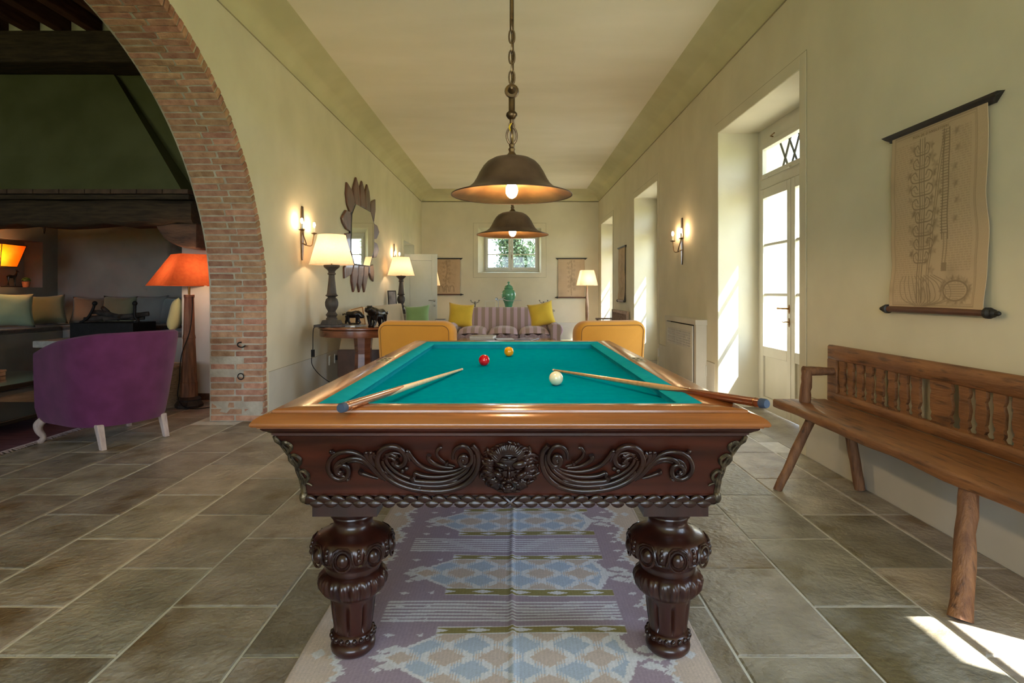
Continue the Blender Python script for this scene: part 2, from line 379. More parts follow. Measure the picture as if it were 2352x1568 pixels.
# ------------------------------------------------------------------ floor: grout bed and loose-laid flagstones
b = MB(); b.box(-8.0, 2.6, YB, YE, -.12, -.0035); floor = struct(b.build('floor', m_grout, smooth=False))
SW, SL = .413, .635
def slab(w_, l_, seed):
    r = random.Random(seed); c = .006
    def ring(i, z, j): return [(sx_ * (w_ / 2 - i) + r.uniform(-j, j), sy_ * (l_ / 2 - i) + r.uniform(-j, j), z) for sx_, sy_ in ((-1, -1), (1, -1), (1, 1), (-1, 1))]
    b = MB(); b.loops([ring(0, -.03, .001), ring(0, -.004, .001), ring(c, 0, .001)]); return b.mesh('flagstone', m_stone, smooth=False)
slab_meshes = [slab(SW - .008, SL - .008, i) for i in range(5)]
near, rest = [], MB()
cols = range(-20, 6)
for ci in cols:
    xc = .743 + SW * ci + SW / 2
    if xc > 2.6 or xc < -8.0: continue
    y_off = 1.988 if ci % 2 == 0 else 1.988 + .318
    for rj in range(-10, 22):
        yc = y_off + SL * rj + SL / 2
        if yc < YB + .2 or yc > YE - .2: continue
        if xc > XR and not any(a < yc < c for a, c in NICHES): continue
        if XL - WT < xc < XL and not (1.4 < yc < 5.6): continue
        u = VX + xc * F / yc if yc > 0 else -1; v = VY + H * F / yc if yc > 0 else 9999
        inview = yc > 1.4 and -250 < u < 2600 and v < 1900
        hidden = (abs(xc) < .45 and 1.8 < yc < 4.6) or (yc > 6.6 and xc > -2.3) or (yc > 6.4 and xc < -2.3)
        if inview and not hidden: near.append((xc, yc))
        else: rest.box(xc - SW / 2 + .0045, xc + SW / 2 - .0045, yc - SL / 2 + .0045, yc + SL / 2 - .0045, -.02, 0)
near.sort(key=lambda q: q[1]); 
for (xc, yc) in near[288:]: rest.box(xc - SW / 2 + .0045, xc + SW / 2 - .0045, yc - SL / 2 + .0045, yc + SL / 2 - .0045, -.02, 0)
for (xc, yc) in near[:288]:
    o = bpy.data.objects.new('flagstone', random.choice(slab_meshes)); COL.objects.link(o)
    o.location = (xc, yc, random.uniform(-.0012, .0012)); o.rotation_euler = (random.uniform(-.0015, .0015), random.uniform(-.002, .002), random.choice((0, math.pi)) + random.uniform(-.003, .003))
    o.parent = floor
cut = slab(.180, SL - .008, 9)                     # the narrow row along the right wall
for rj in range(0, 9):
    yc = 2.306 - .635 * 2 + SL * rj
    if any(a < yc < c for a, c in NICHES): continue
    o = bpy.data.objects.new('flagstone', cut); COL.objects.link(o); o.location = (2.077, yc, 0); o.parent = floor
o = rest.build('far_flagstones', m_stone, floor, smooth=False); o['kind'] = 'stuff'

# ------------------------------------------------------------------ brick arch: mortar ring and single bricks
def arch_path():
    pts = [(YC + AR, z) for z in np.linspace(0, ZS, 60)[:-1]]
    pts += [(YC + AR * math.sin(t), arch_z(AR * math.sin(t))) for t in np.linspace(math.pi / 2, -math.pi / 2, 400)]
    pts += [(YC - AR, z) for z in np.linspace(ZS, 0, 60)[1:]]
    return np.array(pts)
ap = arch_path()
seg = np.linalg.norm(np.diff(ap, axis=0), axis=1); cum = np.concatenate([[0], np.cumsum(seg)])
def arch_at(s):
    yy, zz = np.interp(s, cum, ap[:, 0]), np.interp(s, cum, ap[:, 1])
    e = .03; t = np.array([np.interp(s + e, cum, ap[:, 0]) - np.interp(s - e, cum, ap[:, 0]), np.interp(s + e, cum, ap[:, 1]) - np.interp(s - e, cum, ap[:, 1])]); t /= np.linalg.norm(t)
    return yy, zz, t, np.array([t[1], -t[0]])     # point, tangent, outward normal
b = MB(); L = []
for s in np.linspace(0, cum[-1], 160):
    yy, zz, t, nn = arch_at(s); i, q = .0065, .078
    L.append([(XL - .005, yy + nn[0] * i, zz + nn[1] * i), (XL - .005, yy + nn[0] * q, zz + nn[1] * q), (XL - WT - .004, yy + nn[0] * q, zz + nn[1] * q), (XL - WT - .004, yy + nn[0] * i, zz + nn[1] * i)])
b.loops(L); b.build('mortar', m_mort, wall_left)
def brick_mesh(len_, seed):
    r = random.Random(seed); b = MB(); h, d = .0252, .078; j = .0022
    def ring(x_, i): return [(x_ + r.uniform(-j, j), a * (h - i) + r.uniform(-j, j), c) for a, c in ((-1, -.0 + r.uniform(-j, j)), (1, r.uniform(-j, j)), (1, d), (-1, d))]
    c = .006
    Ls = []
    for x_, i in ((-len_ / 2, c), (-len_ / 2 + c, 0), (0, -.0005), (len_ / 2 - c, 0), (len_ / 2, c)):
        rr = ring(x_, i); rr[0] = (rr[0][0], rr[0][1] * .93, rr[0][2] + (c if i else .001)); rr[1] = (rr[1][0], rr[1][1] * .93, rr[1][2] + (c if i else .001)); Ls.append(rr)
    b.loops(Ls); return b.mesh('brick', m_brick, smooth=False)
bm_long = [brick_mesh(.292, i) for i in range(4)]; bm_mid = [brick_mesh(.262, 10 + i) for i in range(4)]; bm_short = [brick_mesh(.19, 20 + i) for i in range(4)]; bm_quart = [brick_mesh(.222, 30 + i) for i in range(4)]
pitch = .0605; ncourse = int(cum[-1] / pitch)
pits = []
for k in range(ncourse):
    s = (k + .5) * pitch; yy, zz, t, nn = arch_at(s)
    if yy < 2.35: continue                        # the photograph shows nothing of the near foot; it is built below as one mass
    fr = XL + .006
    sets = [(bm_short, .19), (bm_long, .292)] if k % 2 else [(bm_mid, .262), (bm_quart, .222)]
    x = fr
    for ms, ln in sets:
        if 5 < k < 12 and ms in (bm_long, bm_mid) and random.random() < .3: continue    # lost bricks round the old iron ring
        o = bpy.data.objects.new('brick', random.choice(ms)); COL.objects.link(o)
        xa = Vector((1, 0, 0)); za = Vector((0, nn[0], nn[1])); ya = Vector((0, t[0], t[1]))
        mrot = Matrix((xa, ya, za)).transposed().to_4x4()
        jit = Matrix.Rotation(random.uniform(-.02, .02), 4, 'X') @ Matrix.Rotation(random.uniform(-.012, .012), 4, 'Z')
        proud = random.uniform(-.0055, -.001) if k > 2 else random.uniform(-.004, .010)
        o.matrix_world = Matrix.Translation((x - ln / 2 + random.uniform(-.004, .003), yy + nn[0] * proud, zz + nn[1] * proud)) @ mrot @ jit @ Matrix.Diagonal((random.uniform(.97, 1.01), random.uniform(.93, 1.04), 1, 1))
        o.parent = wall_left
        x -= ln + .014
b = MB()
for k in range(ncourse):
    s = (k + .5) * pitch; yy, zz, t, nn = arch_at(s)
    if yy >= 2.35: continue
    for xa_, ln in ((XL + .006, .262), (XL - .27, .222)):
        q = [Vector((0, yy, zz)) + Vector((0, t[0], t[1])) * e * .0245 + Vector((0, nn[0], nn[1])) * d for e, d in ((-1, 0), (1, 0), (1, .08), (-1, .08))]
        b.loops([[(xa_, p.y, p.z) for p in q], [(xa_ - ln, p.y, p.z) for p in q]])
o = b.build('hidden_bricks', m_brick, wall_left, smooth=False); o['kind'] = 'stuff'

# ------------------------------------------------------------------ French doors in the recesses of the right wall
XD = 2.59
def lever(b, x, y, z, l, sgn):
    b.lathe([(.014, 0), (.016, .004), (.006, .01), (.006, .035)], (0, 0, 0), 10)
def french_door(name, a, c, handles=True):
    b = MB(); fw = .07; x0, x1 = XD, XD + .07
    b.box(x0, x1, a, a + .33 if name == 'door_1' else a + .26, 0, 2.9); b.box(x0, x1, c - fw, c, 0, 2.9); fa = a + (.33 if name == 'door_1' else .26); b.box(x0, x1, fa, c - fw, 2.70, 2.9); b.box(x0, x1, fa, c - fw, 2.28, 2.40)
    d = struct(b.build(name, m_paint, smooth=False, bevel=.004))
    split = c - .77; l0, l1 = split - .70, c - fw
    for (ya, yb) in ((split + .003, l1 - .002), (l0, split - .003)):
        b = MB(); st = .078; xa, xb = XD - .012, XD + .045
        b.box(xa, xb, ya, ya + st, .012, 2.275); b.box(xa, xb, yb - st, yb, .012, 2.275)
        b.box(xa, xb, ya + st, yb - st, .012, .14); b.box(xa, xb, ya + st, yb - st, .56, .66); b.box(xa, xb, ya + st, yb - st, 2.18, 2.275)
        b.box(xa + .02, xb - .02, ya + st, yb - st, .14, .56)
        lf = b.build('leaf', m_paint, d, smooth=False, bevel=.004)
        for z in (1.19, 1.70):
            b = MB(); b.box(XD, XD + .035, ya + st, yb - st, z - .015, z + .015); b.build('muntin', m_paint, lf, smooth=False, bevel=.006)
        for z0, z1 in ((.66, 1.175), (1.205, 1.685), (1.715, 2.18)):
            b = MB(); b.add([(XD + .018, ya + st, z0), (XD + .018, yb - st, z0), (XD + .018, yb - st, z1), (XD + .018, ya + st, z1)], [(0, 1, 2, 3)]); b.build('pane', m_glass, lf, smooth=False)
    b = MB(); xa, xb = XD - .01, XD + .04; ya, yb = l0 - .02, l1
    b.box(xa, xb, ya, ya + .06, 2.38, 2.74); b.box(xa, xb, yb - .06, yb, 2.38, 2.74); b.box(xa, xb, ya + .06, yb - .06, 2.38, 2.43); b.box(xa, xb, ya + .06, yb - .06, 2.69, 2.74)
    tr = b.build('transom', m_paint, d, smooth=False, bevel=.004)
    b = MB(); b.add([(XD + .015, ya + .05, 2.42), (XD + .015, yb - .05, 2.42), (XD + .015, yb - .05, 2.7), (XD + .015, ya + .05, 2.7)], [(0, 1, 2, 3)]); b.build('pane', m_glass, tr, smooth=False)
    if handles:
        b = MB(); ys_ = split + .035; xf = XD - .012
        b.ell((xf, ys_, 1.055), (.006, .018, .045)); b.tube([(xf, ys_, 1.06), (xf - .045, ys_, 1.06), (xf - .05, ys_ + .05, 1.06), (xf - .05, ys_ + .13, 1.06)], [.008, .008, .007, .01])
        b.build('handle', m_brass, d)
        b = MB(); b.ell((xf, ys_, .93), (.006, .018, .045)); b.tube([(xf, ys_, .935), (xf - .035, ys_, .935), (xf - .04, ys_ + .03, .93), (xf - .04, ys_ + .055, .938)], [.006, .006, .004, .004])
        b.build('key_knob', m_brass, d)
        b = MB(); b.tube([(xf - .002, c - .4, 2.76), (xf - .03, c - .4, 2.765), (xf - .035, c - .5, 2.77)], .006); b.build('catch', m_brass, d)
        b = MB()
        for yy in (c - .24, c - .75): b.lathe([(.012, -.03), (.014, 0), (.012, .03)], (xf - .01, yy, 2.385), 8, axis='y')
        b.build('hinge', m_paint, d)
    # iron lattice outside the transom
    for k in range(7):
        yy = c - .26 - .20 * k
        if yy - .25 < a: break
        for sg in (-1, 1):
            b = MB(); b.tube([(XD + .17, yy - sg * .14, 2.36), (XD + .17, yy + sg * .14, 2.80)], .012, 6); b.build('lattice_bar', m_iron, d)
    return d
for k, (a, c) in enumerate(NICHES): french_door('door_%d' % (k if k else 4), a, c)
for a, c in NICHES:
    portal('door_daylight', (XD + .1, (a + c) / 2 + .1, 1.7), (0, R(90), 0), 2.1, c - a - .3)
b = MB()
for (a, c) in NICHES: b.box(XR - .02, XO, a, c, -.1, .0)
struct(b.build('floor_threshold', m_stone, smooth=False))

# ------------------------------------------------------------------ end window
b = MB(); yf = 15.58; xa, xb, za, zb = -.76, .645, 1.765, 2.72
b.box(xa, xb, yf, yf + .07, za, za + .045); b.box(xa, xb, yf, yf + .07, zb - .045, zb + .05); b.box(xa, xa + .03, yf, yf + .07, za + .045, zb - .045); b.box(xb - .03, xb, yf, yf + .07, za + .045, zb - .045)
win = struct(b.build('window_1', m_paint, smooth=False, bevel=.004))
xm = -.075
for (a, c) in ((xa + .03, xm - .004), (xm + .004, xb - .03)):
    b = MB(); st = .062; y0, y1 = yf - .015, yf + .04
    b.box(a, a + st, y0, y1, za + .04, zb - .04); b.box(c - st, c, y0, y1, za + .04, zb - .04); b.box(a + st, c - st, y0, y1, za + .04, za + .04 + .065); b.box(a + st, c - st, y0, y1, zb - .105, zb - .04)
    sash = b.build('sash', m_paint, win, smooth=False, bevel=.004)
    b = MB(); b.box(a + st, c - st, yf, yf + .03, 2.195, 2.22); b.build('muntin', m_paint, sash, smooth=False)
    for z0, z1 in ((za + .1, 2.195), (2.22, zb - .1)):
        b = MB(); b.add([(a + st, yf + .015, z0), (c - st, yf + .015, z0), (c - st, yf + .015, z1), (a + st, yf + .015, z1)], [(0, 1, 2, 3)]); b.build('pane', m_glass, sash, smooth=False)
b = MB(); b.box(xm + .01, xm + .03, yf - .03, yf - .015, 2.12, 2.2); b.tube([(xm + .02, yf - .03, 2.16), (xm + .02, yf - .06, 2.16), (xm + .02, yf - .065, 2.07)], .006); b.build('handle', m_brass, win)
portal('window_daylight', ((xa + xb) / 2, 15.75, 2.2), (R(-90), 0, 0), 1.3, .95)
for a, c in RW: portal('rear_daylight', ((a + c) / 2, YB - .2, 1.8), (R(90), 0, 0), c - a, 3.1)

# inner door standing open at the far left
b = MB(); dy = DY0 + .02; x0, x1 = XL + .02, -1.645; st = .11
b.box(x0, x0 + st, dy, dy + .045, .01, 2.04); b.box(x1 - st, x1, dy, dy + .045, .01, 2.04); b.box(x0 + st, x1 - st, dy, dy + .045, 1.9, 2.04); b.box(x0 + st, x1 - st, dy, dy + .045, .01, .22); b.box(x0 + st, x1 - st, dy, dy + .045, .80, .93)
b.box(x0 + st, x1 - st, dy + .012, dy + .03, .22, 1.9)
dr = struct(b.build('door_5', m_greyp, smooth=False, bevel=.005))
b = MB(); b.lathe([(.026, 0), (.026, -.008), (.01, -.012), (.01, -.05)], (x1 - .055, dy, 1.045), 12, axis='y'); b.tube([(x1 - .055, dy - .05, 1.045), (x1 - .12, dy - .052, 1.045), (x1 - .17, dy - .05, 1.05)], .008); b.build('handle', m_chrome, dr)
b = MB(); b.lathe([(.024, 0), (.024, -.008), (.012, -.012), (.012, -.03)], (x1 - .055, dy, .94), 12, axis='y'); b.build('lock', m_chrome, dr)

# small plates on the walls
m_plate = mat('white_plastic', S(206, 204, 194), None, rough=.4)
def plate(loc, side, label, w_=.075, h_=.12):
    s = 1 if side > 0 else -1
    t = thing('socket_plate', loc, label, 'socket')
    b = MB(); x, y, z = loc; b.box(min(x, x - s * .012), max(x, x - s * .012), y - w_ / 2, y + w_ / 2, z - h_ / 2, z + h_ / 2); b.build('plate', m_plate, t, bevel=.003)
    b = MB(); b.box(min(x - s * .011, x - s * .014), max(x - s * .011, x - s * .014), y - w_ * .3, y + w_ * .3, z - h_ * .25, z + h_ * .25); b.build('insert', m_plate, t, bevel=.002)
    return t
plate((XR - .005, 6.73, .335), 1, 'white socket plate low on the wall between radiator cover and sunny door recess')
plate((XR - .005, 8.9, .32), 1, 'white socket plate low on the wall at the far side of the radiator cover')
plate((XL + .005, 7.63, .345), -1, 'pale blank plate left of the plugged socket under the round table', .06, .12)
plate((XL + .005, 7.86, .345), -1, 'pale socket plate under the round table with a black plug in it', .06, .12)
t = thing('iron_hook', (XL - .2, 5.62, .72), 'black iron hook in the mortar patch of the brick pillar', 'hook')
b = MB(); b.tube(spline([(XL - .2, 5.63, .745), (XL - .215, 5.585, .74), (XL - .215, 5.575, .715), (XL - .18, 5.575, .70), (XL - .15, 5.59, .715)], 4), [.006] * 16 + [.004]); b.build('hook', m_iron, t)
t = thing('iron_ring', (XL - .2, 5.6, .43), 'small black iron ring set low in the brick pillar below the hook', 'ring')
b = MB(); b.tube([(XL - .2 + .028 * math.cos(q), 5.6, .425 + .028 * math.sin(q)) for q in np.linspace(0, 2 * math.pi, 18)[:-1]], .005, 6, closed=True); b.build('ring', m_iron, t)
# ================================================================== THE FIRESIDE ROOM BEYOND THE ARCH
XF0 = -7.9; YF = 6.75; RX0, RX1, RY = -6.68, -3.75, 8.75      # room side, chimney wall, inglenook
b = MB()
b.box(RX1, XL - WT, YF, YF + 2.2, 0, 2.2)                     # pier right of the inglenook
b.box(XF0, RX0 - .3, YF, YF + 2.2, 0, 2.2)
b2 = MB(); b2.box(XF0, XL - WT, YF, YF + .25, 2.2, 4.3); struct(b2.build('wall_chimney_breast', m_dark, smooth=False))
wall_fireside = struct(b.build('wall_fireside', m_white, smooth=False))
b = MB(); b.box(RX0 - .3, RX1, RY, RY + .3, 0, 4.3); struct(b.build('wall_inglenook_back', m_grey, smooth=False))
b = MB(); ny0, ny1, nz0, nz1 = 7.45, 8.47, 1.284, 1.925
b.box(RX0 - .3, RX0, YF + .25, ny0, 0, 2.9); b.box(RX0 - .3, RX0, ny1, RY, 0, 2.9); b.box(RX0 - .3, RX0, ny0, ny1, 0, nz0); b.box(RX0 - .3, RX0, ny0, ny1, nz1, 2.9); b.box(RX0 - .31, RX0 - .26, ny0 - .05, ny1 + .05, nz0 - .05, nz1 + .05)
struct(b.build('wall_inglenook_side', m_grey, smooth=False))
b = MB(); b.box(RX0 - .3, RX1 + .1, YF + .25, RY + .1, 2.9, 3.0); struct(b.build('ceiling_inglenook', m_dark, smooth=False))
b = MB(); b.box(XF0 - .3, XF0, YB, YF + 2, 0, 4.3); struct(b.build('wall_far_left', m_dark, smooth=False))
b = MB(); b.box(RX1 + .003, XL - WT, YF - .006, YF + .01, 0, .44); struct(b.build('baseboard_fireside', m_white, smooth=False, bevel=.002, seg=1))
b = MB(); b.box(RX1 + .01, XL - WT, YF - .012, YF, 0, .075); struct(b.build('trim_7', m_joist, smooth=False))
cf = MB(); cf.box(XF0, XL - WT, YB, YF, 4.16, 4.3); ceiling_f = struct(cf.build('ceiling_fireside', m_joist, smooth=False))
b = MB(); b.box(XF0, XL - WT - .01, 6.32, YF - .01, 3.655, 3.99); b.build('beam', m_beam, ceiling_f, smooth=False, bevel=.02)
b = MB(); b.box(XF0, XL - WT - .01, 6.46, YF - .005, 3.991, 4.159); b.build('plaster_infill', m_wall, ceiling_f, smooth=False)
x = -3.2
while x > XF0:
    b = MB(); b.box(x, x + .105, 1.5, YF - .01, 3.995, 4.15); b.build('joist', m_joist, ceiling_f, smooth=False, bevel=.008); x -= .338

fp = thing('fireplace', (-5.2, 6.6, 0), 'old inglenook fireplace with plaster hood, smoked oak lintel and stone hearth block', 'fireplace')
b = MB(); z0, z1 = 2.31, 3.64
b.loops([[(RX0 - .6, 6.42, z0), (-3.57, 6.42, z0), (-3.57, YF, z0), (RX0 - .6, YF, z0)], [(RX0 - .4, 6.52, 2.7), (-3.84, 6.52, 2.7), (-3.84, YF, 2.7), (RX0 - .4, YF, 2.7)], [(RX0 - .1, 6.66, z1), (-4.46, 6.66, z1), (-4.46, YF, z1), (RX0 - .1, YF, z1)]])
b.build('hood', m_dark, fp, smooth=False)
m_sbrick = mat('sooty_brick', S(74, 56, 44), S(96, 74, 58), rough=.9, scale=12, bump=.5, bscale=40)
for k in range(14):                                            # the course of thin bricks under the hood
    b = MB(); x = -3.46 - .275 * k; b.box(x - .268, x, 6.34, 6.7, 2.262, 2.31); b.build('shelf_brick', m_sbrick, fp, smooth=False, bevel=.004)
b = MB(); b.box(RX0 - .7, -3.46, 6.36, 6.72, 2.205, 2.257); b.build('shelf', m_beam, fp, smooth=False, bevel=.008)
L = []
for i, x in enumerate(np.linspace(RX0 - .7, -3.42, 22)):        # hewn log, sagging a little
    w_ = .015 * math.sin(i * 1.3) + .01 * math.sin(i * 2.9)
    zt, zb = 2.20 - .006 * (1 + math.sin(i)), 1.945 + w_ - .02 * math.sin(i / 21 * math.pi)
    L.append([(x, 6.33 + w_ * .4, zb + .04), (x, 6.37, zb), (x, 6.68, zb), (x, 6.72, zb + .04), (x, 6.72, zt - .03), (x, 6.68, zt), (x, 6.37, zt), (x, 6.33 - w_ * .4, zt - .04)])
b = MB(); b.loops(L); b.build('lintel_beam', m_beam, fp)
m_corb = mat('burnt_corbel_wood', S(104, 74, 54), S(64, 44, 34), rough=.75, scale=4, stretch=(1, 3, 3), bump=.6, bscale=20)
for xr in (-3.40, -6.45):
    b = MB(); s = [(0, 1.955), (0, 1.68), (-.14, 1.69), (-.27, 1.735), (-.36, 1.80), (-.43, 1.90), (-.44, 1.955)]
    b.prism([(xr + q[0], q[1]) for q in s], 6.40, 6.74, 'y'); b.build('corbel', m_corb, fp, smooth=False, bevel=.02)
m_hearth = mat('hearth_stone', S(150, 148, 142), S(174, 172, 164), rough=.8, scale=16, bump=.5, bscale=50)
b = MB(); b.box(-5.22, -4.1, 6.62, 7.7, 0, .605); b.build('hearth_block', m_white, fp, smooth=False, bevel=.01)
b = MB(); b.box(-5.29, -4.05, 6.56, 7.76, .605, .68); b.build('hearth_slab', m_hearth, fp, smooth=False, bevel=.012)
b = MB(); b.box(RX0 + .001, -6.2, YF + .05, RY - .001, .0, .70); b.box(-6.2, -4.25, 8.2, RY - .001, 0, .70); b.box(-4.25, RX1 - .001, YF + .05, RY - .001, 0, .70)
b.build('built_in_bench', m_grey, fp, smooth=False, bevel=.015)

# seat pads and cushions
m_pad = mat('charcoal_seat_cloth', S(62, 58, 56), S(84, 76, 72), rough=.95, scale=40, bump=.3, bscale=120, sheen=.3)
def pad(name, x0, x1, y0, y1, z, label):
    b = MB(); b.box(x0, x1, y0, y1, z, z + .06); o = b.build(name, m_pad, bevel=.02, seg=3); return tag(o, label, 'seat pad')
pad('bench_pad', RX0 + .02, -6.19, YF + .08, 8.19, .70, 'dark striped seat pad along the left side of the inglenook bench')
pad('bench_pad', RX0 + .02, -4.26, 8.2, RY - .02, .70, 'dark seat pad on the rear run of the inglenook bench behind the hearth')
pad('bench_pad', -4.25, RX1 - .02, YF + .06, 8.19, .70, 'grey seat pad on the short right side of the inglenook bench')
def cushion(b, w_, h, t, n=14, puff=.55, c=(0, 0, 0), M=None, seed=0):
    r = random.Random(seed); ph = r.uniform(0, 6)
    for sgn in (1, -1):
        def fn(a, q):
            x, y = a * 2 - 1, q * 2 - 1
            e = (1 - x ** 4) * (1 - y ** 4)
            dz = sgn * t / 2 * max(e, 0) ** puff * (1 + .05 * math.sin(5 * x + ph) * math.sin(4 * y + ph))
            px = x * w_ / 2 * (1 - .10 * (1 - y * y)); py = y * h / 2 * (1 - .10 * (1 - x * x))
            p = Vector((px, dz, py))
            if M: p = M @ p
            return (p.x + c[0], p.y + c[1], p.z + c[2])
        b.grid(fn, n, n)
    return b
def weld(o):
    bm = bmesh.new(); bm.from_mesh(o.data); bmesh.ops.remove_doubles(bm, verts=bm.verts, dist=.0008); bmesh.ops.recalc_face_normals(bm, faces=bm.faces); bm.to_mesh(o.data); bm.free(); return o
def fabric(name, c, d=1.12, bump=.25, sheen=.3): 
    c2 = tuple(min(1, q * d) for q in c[:3]) + (1,)
    return mat(name, c, c2, rough=.92, scale=5, bump=bump, bscale=220, sheen=sheen, spec=.2)
m_sage = fabric('sage_linen', S(150, 168, 142)); m_olive = fabric('olive_linen', S(112, 114, 92)); m_taupe = fabric('taupe_linen', S(122, 112, 98)); m_slate = fabric('slate_linen', S(112, 116, 116))
m_blueg = fabric('blue_grey_linen', S(104, 124, 128)); m_straw = fabric('straw_linen', S(196, 186, 132)); m_green = fabric('green_velvet', S(132, 164, 106), sheen=.6); m_yellow = fabric('yellow_linen', S(214, 178, 58)); m_umber = fabric('umber_linen', S(108, 92, 78))
def pillow(loc, w_, h, t, rot, m, label, group=None, seed=0, cat='cushion', puff=.55):
    """rot = (lean back, turn, roll) in degrees; loc = middle of the lower edge"""
    M = Matrix.Rotation(R(rot[1]), 3, 'Z') @ Matrix.Rotation(R(rot[0]), 3, 'X') @ Matrix.Rotation(R(rot[2]), 3, 'Y')
    b = MB(); cushion(b, w_, h, t, c=(0, 0, 0), M=M, seed=seed)
    zmin = min(p[2] for p in b.v); cx = sum(p[0] for p in b.v) / len(b.v)
    o = weld(b.build('cushion', m)); o.location = (loc[0], loc[1], loc[2] - zmin)
    return tag(o, label, cat, group)
G = 'cushions on the inglenook bench'; zp = .762
pillow((-6.40, 7.60, zp), .50, .45, .17, (-16, 58, 3), m_sage, 'large pale sage cushion nearest the wall lamp, first on the left bench', G, 1)
pillow((-6.38, 8.16, zp), .44, .42, .16, (-16, 44, -3), m_olive, 'olive grey cushion below the deer niche, second on the left bench', G, 2)
pillow((-6.05, 8.50, zp), .44, .39, .14, (-14, 14, 2), m_umber, 'brownish cushion tucked in the corner where the two benches meet', G, 3)
pillow((-5.62, 8.50, zp), .50, .41, .15, (-14, 0, 1), m_olive, 'dark olive cushion right behind the fire irons', G, 5)
pillow((-5.15, 8.48, zp), .46, .41, .15, (-14, 0, -2), m_slate, 'slate grey cushion just right of the upright fire dog', G, 6)
pillow((-4.84, 8.42, zp), .40, .40, .13, (-14, -32, 0), m_blueg, 'blue grey cushion half hidden beside the straw coloured one', G, 7)
pillow((-3.98, 7.05, zp), .42, .40, .15, (-12, -66, 0), m_straw, 'straw yellow cushion leaning by the tall wooden lamp', G, 8)

# iron fire box with logs and fire dogs on the hearth
m_soot = mat('sooty_iron', S(16, 15, 15), S(26, 24, 24), rough=.6, metal=.5, scale=20, bump=.4)
gr = thing('fire_grate', (-4.75, 7.1, .68), 'black iron fire box with two fire dogs on the hearth slab', 'fire grate')
b = MB(); b.box(-5.13, -4.40, 6.9, 7.35, .682, .86); b.build('box', m_soot, gr, smooth=False, bevel=.006)
for x, lean in ((-4.98, .05), (-4.44, 0)):
    b = MB(); y = 7.0
    b.tube(spline([(x - lean * 2, y, .86), (x + .10 * (1 if lean == 0 else 0) - .06, y, .88), (x + .0, y, .93), (x + lean, y, 1.02), (x + lean * 1.3, y, 1.07)], 4), .016, 8); b.ell((x + lean * 1.4, y, 1.085), (.028, .028, .028)); b.build('fire_dog', m_soot, gr)
m_char = mat('charred_log', S(30, 26, 24), S(60, 54, 50), rough=.9, scale=12, bump=.9, bscale=30)
for k, (xa, ya, za, xb, yb, zb, r_) in enumerate(((-5.1, 7.2, .90, -4.5, 7.1, .92, .035), (-5.05, 7.02, .895, -4.45, 7.2, .91, .03), (-5.0, 7.1, .985, -4.62, 7.0, .93, .028), (-4.92, 7.15, 1.03, -4.66, 7.05, .90, .026), (-4.8, 7.0, .90, -4.35, 7.12, .96, .03))):
    b = MB(); q = spline([(xa, ya, za), ((xa + xb) / 2, (ya + yb) / 2 + random.uniform(-.02, .02), (za + zb) / 2 + random.uniform(-.01, .02)), (xb, yb, zb)], 5); b.tube(q, [r_ * random.uniform(.8, 1.1) for _ in q], 8)
    o = b.build('charred_log', m_char); tag(o, ('thin charred log lying along the back of the fire box', 'charred log crossing the front of the fire box', 'charred branch propped over the other logs', 'steep charred stick leaning from the left fire dog', 'charred log pointing at the right fire dog')[k], 'log', 'charred logs in the fire box')

# niche: wall lamp, bronze deer, tiny plant
m_parch = mat('parchment', S(255, 130, 20), S(250, 150, 40), rough=.6, scale=6, translucent=.4, spec=.1)
wl = thing('wall_lamp', (-6.6, 7.42, 1.5), 'orange parchment wall lamp with black seams glowing in the niche', 'lamp')
cx, cy = -6.52, 7.42
b = MB(); q0 = [(-.12, -.28, 1.54), (.12, -.28, 1.54), (.12, .28, 1.54), (-.12, .28, 1.54)]; q1 = [(-.16, -.38, 1.82), (.16, -.38, 1.82), (.16, .38, 1.82), (-.16, .38, 1.82)]
b.loops([[(cx + p[0], cy + p[1], p[2]) for p in q] for q in (q0, q1)], False, False); b.build('shade', m_parch, wl, smooth=False)
b = MB()
for q in (q0, q1):
    for i in range(4): b.tube([(cx + q[i][0], cy + q[i][1], q[i][2]), (cx + q[(i + 1) % 4][0], cy + q[(i + 1) % 4][1], q[(i + 1) % 4][2])], .005, 5)
for i in range(4): b.tube([(cx + q0[i][0], cy + q0[i][1], q0[i][2]), (cx + q1[i][0], cy + q1[i][1], q1[i][2])], .005, 5)
b.tube([(cx + .14, cy, 1.54), (cx + .162, cy, 1.82)], .005, 5)
b.build('wire_frame', m_iron, wl)
b = MB(); b.tube([(RX0 - .3, cy, 1.62), (cx, cy, 1.62), (cx, cy, 1.66)], .008); b.build('bracket', m_iron, wl)
bulb((cx, cy, 1.69), (.03, .03, .04), 6, (1, .55, .22), wl)
m_bronze = mat('black_bronze', S(24, 20, 18), S(40, 34, 30), rough=.3, metal=.7, scale=20, coat=.3)
d = thing('deer_statuette', (-6.6, 7.84, nz0), 'small black deer statuette standing in the lit wall niche', 'statuette')
b = MB(); X0, Y0, Z0 = -6.6, 7.84, nz0 + .012
def sp(pts, rr, n=8): b.tube([(X0 + .62 * p[2] if len(p) > 2 else X0, Y0 + .62 * p[0], Z0 + .62 * p[1]) for p in pts], [.62 * q for q in rr], n)
sp([(-.09, .20), (-.06, .205), (.03, .20), (.10, .205), (.13, .21)], [.02, .038, .034, .036, .022], 10)
sp([(.11, .21), (.14, .26), (.15, .31)], [.03, .02, .014]); sp([(.145, .315), (.17, .315), (.205, .305)], [.018, .016, .008])
sp([(.145, .32), (.12, .365)], [.008, .003]); sp([(.15, .325), (.175, .36)], [.008, .003])
